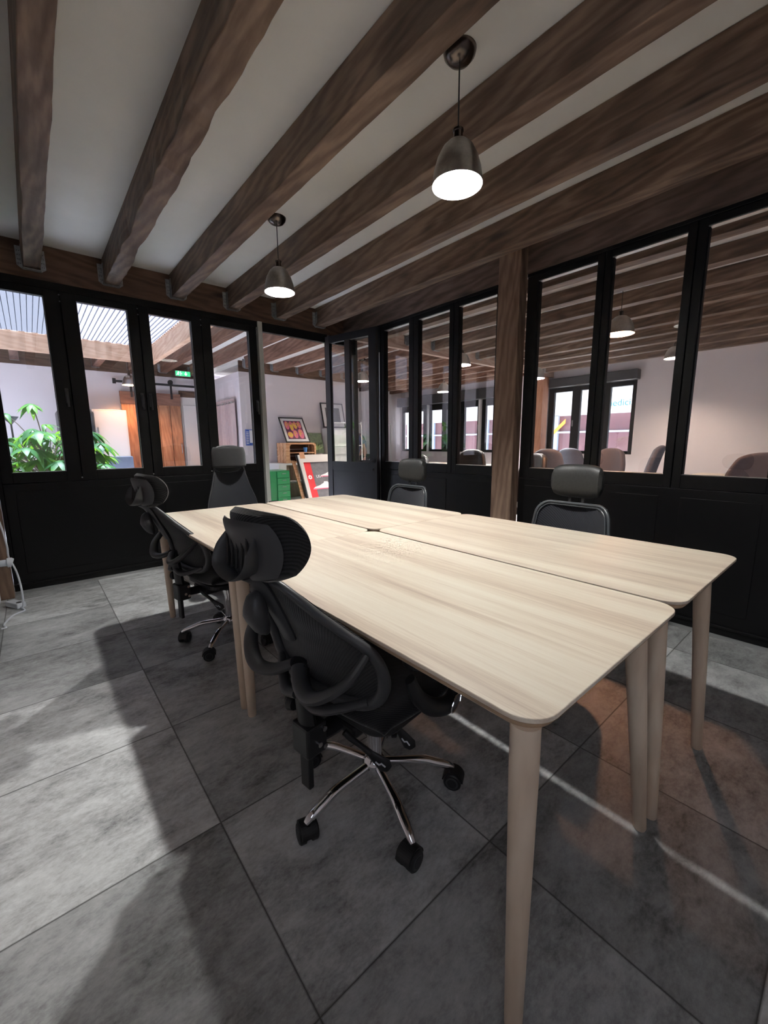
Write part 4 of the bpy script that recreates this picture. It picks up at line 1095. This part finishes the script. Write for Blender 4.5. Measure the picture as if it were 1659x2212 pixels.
fr = M()
ff = [(cx0, cz0), (cx1, cz0), (cx1, cz1), (cx0, cz1)]
fr.box(cx0, 7.078, cz0, cx0+.075, 7.09, cz1).box(cx0+.075, 7.078, cz1-.03, cx1, 7.09, cz1).box(cx0+.075, 7.078, cz0, cx1, 7.09, cz0+.03).box(cx1-.035, 7.078, cz0, cx1, 7.09, cz1)
for (a, b, sx_, sz_) in ((cx0+.075, cz1-.03, 1, -1), (cx1-.035, cz1-.03, -1, -1), (cx0+.075, cz0+.03, 1, 1), (cx1-.035, cz0+.03, -1, 1)):
    fr.prism([(a, b), (a+.035*sx_, b), (a, b+.035*sz_)], 7.078, 7.09, 'xz')
obj('front_rim', fr, m_crate, cr, world=True)
tag(obj('blue_cup', M().lathe([(.028, 0), (.040, .085), (.043, .09), (.037, .088), (.025, .006), (0, .006)], 20, c=(4.08, 7.16, 1.035)), m_shop if False else plain('light blue glaze', (.10, .32, .75), .3), smooth=True), 'small light blue cup standing inside the wooden crate', 'cup')
def tilted(x0, x1, z0, h, y0, lean, skew=0):
    """plane frame: local X to the right, local Y up along the leaning panel"""
    a = math.atan2(lean, h)
    return Matrix(((1, skew, 0, x0), (0, math.sin(a), math.cos(a), y0), (0, math.cos(a), -math.sin(a), z0), (0, 0, 0, 1)))
def flat(m, poly, z0, z1, T_): 
    nn = len(poly); vs = [(p[0], p[1], -z0) for p in poly]+[(p[0], p[1], -z1) for p in poly]
    return m.add(vs, [tuple(range(nn)), tuple(range(nn, 2*nn))[::-1]]+[(i, i+nn, (i+1) % nn+nn, (i+1) % nn) for i in range(nn)], T_)
def rect(x0, y0, x1, y1): return [(x0, y0), (x1, y0), (x1, y1), (x0, y1)]
def framed(name, T_, w_, h_, fw_, lab, matt, par_loc, art=None, group=None, fmat=None):
    r = empty(name, par_loc, 0, lab, 'picture', group)
    mm = M()
    for rc in (rect(0, 0, fw_, h_), rect(w_-fw_, 0, w_, h_), rect(fw_, 0, w_-fw_, fw_), rect(fw_, h_-fw_, w_-fw_, h_)): flat(mm, rc, 0, .022, T_)
    obj('frame', mm, fmat or m_dark, r, world=True)
    obj('mat_board', flat(M(), rect(fw_, fw_, w_-fw_, h_-fw_), .004, .010, T_), matt, r, world=True)
    return r
Tp = tilted(3.70, 0, 1.217, .485, 7.20, .30)
pf = framed('framed_print', Tp, .52, .56, .018, 'framed print with bubble letters in yellow and pink, leaning on the wooden crate', m_paper, (3.95, 7.35, 1.217))
obj('print_field', flat(M(), rect(.075, .075, .445, .485), .010, .013, Tp), m_purp, pf, world=True)
def blob(cx, cy, rx, ry, k=16): return [(cx+rx*math.cos(2*pi*i/k), cy+ry*math.sin(2*pi*i/k)) for i in range(k)]
bb = M()
for q in (blob(.125, .38, .045, .095), blob(.215, .36, .042, .115), blob(.300, .385, .040, .085), blob(.390, .395, .042, .080), blob(.14, .165, .055, .075), blob(.255, .185, .050, .095), blob(.375, .195, .058, .11)): flat(bb, q, .013, .0145, Tp)
obj('letter_bubbles', bb, m_pink, pf, world=True)
bb2 = M()
for q in (blob(.215, .335, .032, .07), blob(.300, .36, .028, .055), blob(.14, .165, .040, .055)): flat(bb2, q, .0145, .0155, Tp)
obj('bubble_highlights', bb2, m_yel, pf, world=True)
for (s_, cx, cy, sz) in (('F', .125, .385, .15), ('U', .215, .385, .15), ('C', .300, .385, .14), ('K', .385, .395, .14), ('O', .14, .165, .15), ('F', .255, .185, .16), ('F', .37, .195, .17)):
    text('print_letter', s_, sz, m_yel, Tp @ Matrix.Translation((cx, cy, -.017)) @ Matrix.Scale(-1, 4, (0, 0, 1)), pf, ext=.0008)
# plant canvas
Tc = tilted(4.29, 0, 1.0, .42, 7.40, .12)
pc = empty('canvas_print', (4.43, 7.45, 1.0), 0, 'dark green canvas photo of a leafy plant leaning behind the crate', 'picture')
obj('canvas', flat(M(), rect(0, 0, .36, .42), 0, .03, Tc), m_leafprint, pc, world=True)
lp = M()
for a in (-70, -40, -15, 10, 35, 65):
    d = Vector((math.sin(R(a)), math.cos(R(a)))); p = Vector((-d.y, d.x)); c0 = Vector((.20, .06))
    q = [c0, c0+d*.08+p*.016, c0+d*.17, c0+d*.08-p*.016]
    flat(lp, [(v.x, v.y) for v in q], .03, .032, Tc)
obj('printed_leaf', lp, plain('light leaf print', (.30, .40, .15), .5), pc, world=True)
# right framed picture high on the wall, white rack / cabinet
Tf = tilted(4.66, 0, 1.52, .50, 7.40, .12)
framed('framed_print', Tf, .55, .52, .018, 'black framed picture standing above the white cabinet, cut off by the open door', m_paper, (4.9, 7.45, 1.52))
obj('dark_image', flat(M(), rect(.10, .10, .45, .42), .010, .013, Tf), m_dgrey, bpy.data.objects['framed_print.001'], world=True)
wc = empty('cabinet', (4.85, 7.25, 0), 0, 'white cabinet below the black framed picture at the right of the doorway', 'cabinet')
obj('body', M().box(4.68, 7.10, 0, 5.2, 7.495, 1.50), m_white, wc, world=True, bevel=.004)
obj('door', M().box(4.70, 7.085, .03, 5.18, 7.10, 1.12).box(4.70, 7.085, 1.14, 5.18, 7.10, 1.48), m_white, wc, world=True, bevel=.003)
def rack(x0, x1, y, zt, lab):
    r = empty('clothes_rack', ((x0+x1)/2, y, 0), 0, lab, 'rack')
    q = smooth_path([(x0, y, .05), (x0, y, zt-.10), (x0+.02, y, zt-.03), (x0+.08, y, zt), (x1-.08, y, zt), (x1-.02, y, zt-.03), (x1, y, zt-.10), (x1, y, .05)], 4)
    obj('frame', M().tube(q, .012, 8), m_white, r, world=True, smooth=True)
    obj('crossbar', M().cyl((x0, y, 1.15), (x1, y, 1.15), .010, 8).cyl((x0, y, .3), (x1, y, .3), .010, 8), m_white, r, world=True)
    obj('upright', M().cyl(((x0+x1)/2, y, .3), ((x0+x1)/2, y, 1.15), .008, 8), m_white, r, world=True)
rack(4.56, 5.3, 6.95, 1.60, 'white tubular rack in front of the white cabinet, seen right of the posters')
rack(6.48, 7.3, 8.3, 1.68, 'white tubular rack standing in the passage seen through the glazed door')
# big framed sneaker poster leaning
Tk = tilted(3.80, 0, .02, .98, 6.55, .25, skew=-.10)
sp_ = empty('framed_poster', (4.1, 6.7, 0), 0, 'large poster of white sneakers with a red stripe, leaning in a white frame', 'poster')
mm = M(); W0, H0 = .78, 1.0
for rc in (rect(0, 0, .07, H0), rect(W0-.05, 0, W0, H0), rect(.07, H0-.14, W0-.05, H0), rect(.07, 0, W0-.05, .05)): flat(mm, rc, 0, .03, Tk)
obj('frame', mm, m_cream, sp_, world=True)
obj('back_board', flat(M(), rect(-.03, 0, W0, H0+.01), -.02, 0, Tk), m_dark, sp_, world=True)
obj('poster_ground', flat(M(), rect(.07, .05, W0-.05, H0-.14), .002, .008, Tk), m_dgrey, sp_, world=True)
obj('red_stripe', flat(M(), rect(.07, .05, .22, H0-.14), .008, .011, Tk), m_red, sp_, world=True)
lg = M(); star = []
for k in range(12): rr_ = .045 if k % 2 == 0 else .034; star.append((.145+rr_*math.cos(pi*k/6+pi/6), .58+rr_*math.sin(pi*k/6+pi/6)))
flat(lg, star, .011, .014, Tk); obj('white_emblem', lg, m_paper, sp_, world=True)
obj('emblem_centre', flat(M(), blob(.145, .58, .014, .014, 8), .014, .016, Tk), m_red, sp_, world=True)
def shoe(cx, cy, s): return [(cx+a*s, cy+b*s) for a, b in ((-.16, -.03), (-.15, -.045), (.16, -.045), (.17, .0), (.13, .07), (.07, .075), (.05, .05), (-.03, .015), (-.12, -.005))]
for (cx, cy, s) in ((.34, .40, 1.15), (.52, .62, .9), (.50, .17, 1.0)):
    obj('white_shoe', flat(M(), shoe(cx, cy, s), .011, .015, Tk), m_paper, sp_, world=True)
    obj('shoe_sole', flat(M(), [(cx-.17*s, cy-.05*s), (cx+.17*s, cy-.05*s), (cx+.17*s, cy-.035*s), (cx-.16*s, cy-.03*s)], .015, .017, Tk), m_pink, sp_, world=True)
Tk2 = Tk @ Matrix.Translation((.34, .585, -.016)) @ Matrix.Scale(-1, 4, (0, 0, 1))
text('poster_lettering', 'USA', .075, m_paper, Tk2, sp_)
obj('cardboard_tab', flat(M(), rect(.03, H0-.07, .13, H0+.05), .03, .034, Tk), m_kraft, sp_, world=True)
Tj = tilted(3.70, 0, .02, .90, 6.62, .25, skew=-.10)
tag(obj('wooden_board', flat(M(), rect(0, 0, .06, .90), 0, .03, Tj), m_crate), 'narrow raw wooden board leaning between the shelf unit and the sneaker poster', 'board')
# ---- neighbouring office: tables and chairs
def office_table(x0, y0, x1, y1, lab):
    r = empty('desk', ((x0+x1)/2, (y0+y1)/2, 0), 0, lab, 'desk')
    obj('desktop', M().box(x0, y0, .715, x1, y1, .74), m_top, r, world=True, bevel=.003)
    for x in (x0+.04, x1-.08):
        for y in (y0+.04, y1-.08): obj('leg', M().box(x, y, 0, x+.04, y+.04, .715), m_white, r, world=True)
office_table(6.5, -1.6, 7.4, 1.6, 'long light desk in the neighbouring office, its edge just above the right-hand sill')
office_table(6.2, 4.9, 7.4, 7.6, 'light desk in the neighbouring office, below the row of bright street windows')
def round_chair(x, y, rz, mat, lab, top=1.11, wd=.23, group='upholstered chairs in the neighbouring office'):
    r = empty('upholstered_chair', (x, y, 0), rz, lab, 'chair', group)
    def bf(u, v):
        b = 2*v-1; zt = top-.045*abs(b)**4*1.0
        z = .46+(zt-.46)*u
        hw_ = wd*(1-.28*max(0, u-.75)**1.2/.18*.6)
        return (-.20-.10*u-.05*u*u+.07*b*b, hw_*b, z)
    obj('backrest', M().slab(bf, 14, 12, .07), mat, r, smooth=True, sub=1)
    obj('seat', M().prism(rrect(-.22, -.24, .26, .24, .08), .41, .49), mat, r, bevel=.02)
    for sx_ in (-.18, .20):
        for sy_ in (-.19, .19): obj('leg', M().cyl((sx_, sy_, .41), (sx_*1.15, sy_*1.15, 0), .014, 8, .010), m_dark, r)
    return r
round_chair(4.28, 2.62, R(170), m_dark, 'black rounded chair top just right of the timber post, at the window sill', 1.06, .2)
round_chair(5.0, 2.63, R(20), m_grey, 'grey rounded chair nearest the orange brown post behind the glass', 1.112, .2)
round_chair(6.0, 2.76, R(5), m_grey, 'grey rounded chair half hidden behind the left black mullion', 1.105, .2)
round_chair(4.95, 1.98, R(185), m_bluegrey, 'dark grey chair just right of the left black mullion', 1.115, .19)
round_chair(5.9, 1.99, R(100), m_grey, 'grey chair seen in profile before the wall right of the street window', 1.14, .2)
round_chair(4.15, .56, R(165), m_bluegrey, 'dark blue chair at the bottom right corner of the last pane', 1.10, .30)
round_chair(4.55, 4.75, R(190), m_dark, 'black chair behind the first pane right of the open glazed door', 1.00, .24)
round_chair(4.3, 3.42, R(200), m_leather, 'black leather chair behind the pane left of the timber post', 1.10, .22)
# ---- person in the passage beyond the glazed door, leaning forward
def skin_body(name, pts, edges, mat, parent, sub=2):
    me = bpy.data.meshes.new(name); me.from_pydata([p[0] for p in pts], edges, []); me.materials.append(mat)
    o = bpy.data.objects.new(name, me); C.objects.link(o); o.parent = parent
    sk_ = o.modifiers.new('skin', 'SKIN'); 
    sv = me.skin_vertices
    if not sv: me.attributes
    for i, p in enumerate(pts): me.skin_vertices[0].data[i].radius = (p[1], p[1] if len(p) < 3 else p[2])
    me.skin_vertices[0].data[0].use_root = True
    s_ = o.modifiers.new('sub', 'SUBSURF'); s_.levels = sub; s_.render_levels = sub
    for p in me.polygons: p.use_smooth = True
    sk_.use_smooth_shade = True
    return o
def make_person():
    r = empty('person', (6.14, 8.05, 0), 0, 'person in a blue grey shirt leaning forward, glimpsed through the glazed door', 'person')
    # local: -x is forward
    pts = [((0, 0, .93), .13, .15), ((-.04, 0, 1.12), .12, .14), ((-.14, 0, 1.30), .12, .15), ((-.20, 0, 1.40), .07, .08), ((-.26, 0, 1.47), .05, .05),
           ((-.17, .17, 1.36), .055, .055), ((-.17, -.17, 1.36), .055, .055), ((-.12, .21, 1.10), .042, .042), ((-.10, -.21, 1.10), .042, .042), ((-.30, .20, .96), .03, .03), ((-.08, -.22, .88), .03, .03),
           ((.0, .09, .86), .09, .09), ((.0, -.09, .86), .09, .09), ((-.02, .10, .48), .06, .06), ((-.02, -.10, .48), .06, .06), ((.02, .10, .08), .04, .04), ((.02, -.10, .08), .04, .04), ((-.12, .10, .04), .035, .035), ((-.12, -.10, .04), .035, .035)]
    ed = [(0, 1), (1, 2), (2, 3), (3, 4), (2, 5), (2, 6), (5, 7), (6, 8), (7, 9), (8, 10), (0, 11), (0, 12), (11, 13), (12, 14), (13, 15), (14, 16), (15, 17), (16, 18)]
    body = M()
    b = skin_body('body', pts, ed, m_skin, r)
    # shirt: slightly larger torso and sleeves
    pts2 = [((0, 0, .90), .15, .17), ((-.04, 0, 1.12), .135, .16), ((-.14, 0, 1.30), .135, .17), ((-.20, 0, 1.40), .085, .10), ((-.17, .17, 1.36), .07, .07), ((-.17, -.17, 1.36), .07, .07), ((-.125, .21, 1.16), .062, .062), ((-.11, -.21, 1.16), .062, .062)]
    skin_body('shirt', pts2, [(0, 1), (1, 2), (2, 3), (2, 4), (2, 5), (4, 6), (5, 7)], m_shirt, r)
    pts3 = [((0, 0, .92), .14, .16), ((.0, .09, .84), .105, .105), ((.0, -.09, .84), .105, .105), ((-.02, .10, .48), .075, .075), ((-.02, -.10, .48), .075, .075), ((.02, .10, .10), .058, .058), ((.02, -.10, .10), .058, .058)]
    skin_body('trousers', pts3, [(0, 1), (0, 2), (1, 3), (2, 4), (3, 5), (4, 6)], m_trous, r)
    hd_ = M(); n1, n2 = 18, 16; vs = []; fs = []
    c0 = Vector((-.30, 0, 1.56))
    for i in range(n1+1):
        t = pi*i/n1
        for j in range(n2):
            p_ = 2*pi*j/n2; x = math.sin(t)*math.cos(p_); y = math.sin(t)*math.sin(p_); z = math.cos(t)
            s_ = 1-.22*max(0, -z)**1.5
            v = Vector((x*.098*s_, y*.076*s_, z*.118))
            if x < -.85 and abs(y) < .25 and -.25 < z < .15: v.x -= .018
            vs.append(c0+v)
    for i in range(n1):
        for j in range(n2): a = i*n2+j; bq = i*n2+(j+1) % n2; fs.append((a, a+n2, bq+n2, bq))
    hdo = obj('head', hd_.add(vs, fs), m_skin, r, smooth=True)
    hr_ = M(); vs = [c0+Vector((v[0]-c0.x, v[1]-c0.y, v[2]-c0.z))*1.07+Vector((.008, 0, .006)) for v in map(Vector, vs)]
    fs2 = [f for f in fs if all(((vs[i]-c0).z > .035 or (vs[i]-c0).x > .02) and (vs[i]-c0).z > -.07 for i in f)]
    obj('hair', M().add(vs, fs2), m_hair, r, smooth=True)
    for s_ in (-1, 1):
        obj('ear', M().lathe([(0, -.03), (.012, -.02), (.014, 0), (.012, .02), (0, .03)], 8, c=(-.295, s_*.078, 1.55)), m_skin, r, smooth=True)
        w0 = Vector((-.30, .20, .96)) if s_ > 0 else Vector((-.08, -.22, .88)); dv = Vector((-.7, 0, -.5)).normalized() if s_ > 0 else Vector((-.1, 0, -1)).normalized()
        hm_ = M().tube([w0, w0+dv*.04, w0+dv*.09], [.022, .034, .030], 10, sx=.5)
        sd = Vector((0, 0, 1)).cross(dv).normalized() if abs(dv.z) < .9 else Vector((1, 0, 0))
        for q in range(4):
            b0 = w0+dv*.085+sd*(-.024+.016*q); hm_.tube([b0, b0+dv*.03, b0+dv*(.055+.008*(q in (1, 2)))+Vector((0, 0, -.012))], [.008, .008, .006], 6)
        b0 = w0+dv*.03+sd*-.03; hm_.tube([b0, b0+dv*.03-sd*.02, b0+dv*.05-sd*.02], [.010, .009, .007], 6)
        obj('hand', hm_, m_skin, r, smooth=True)
make_person()
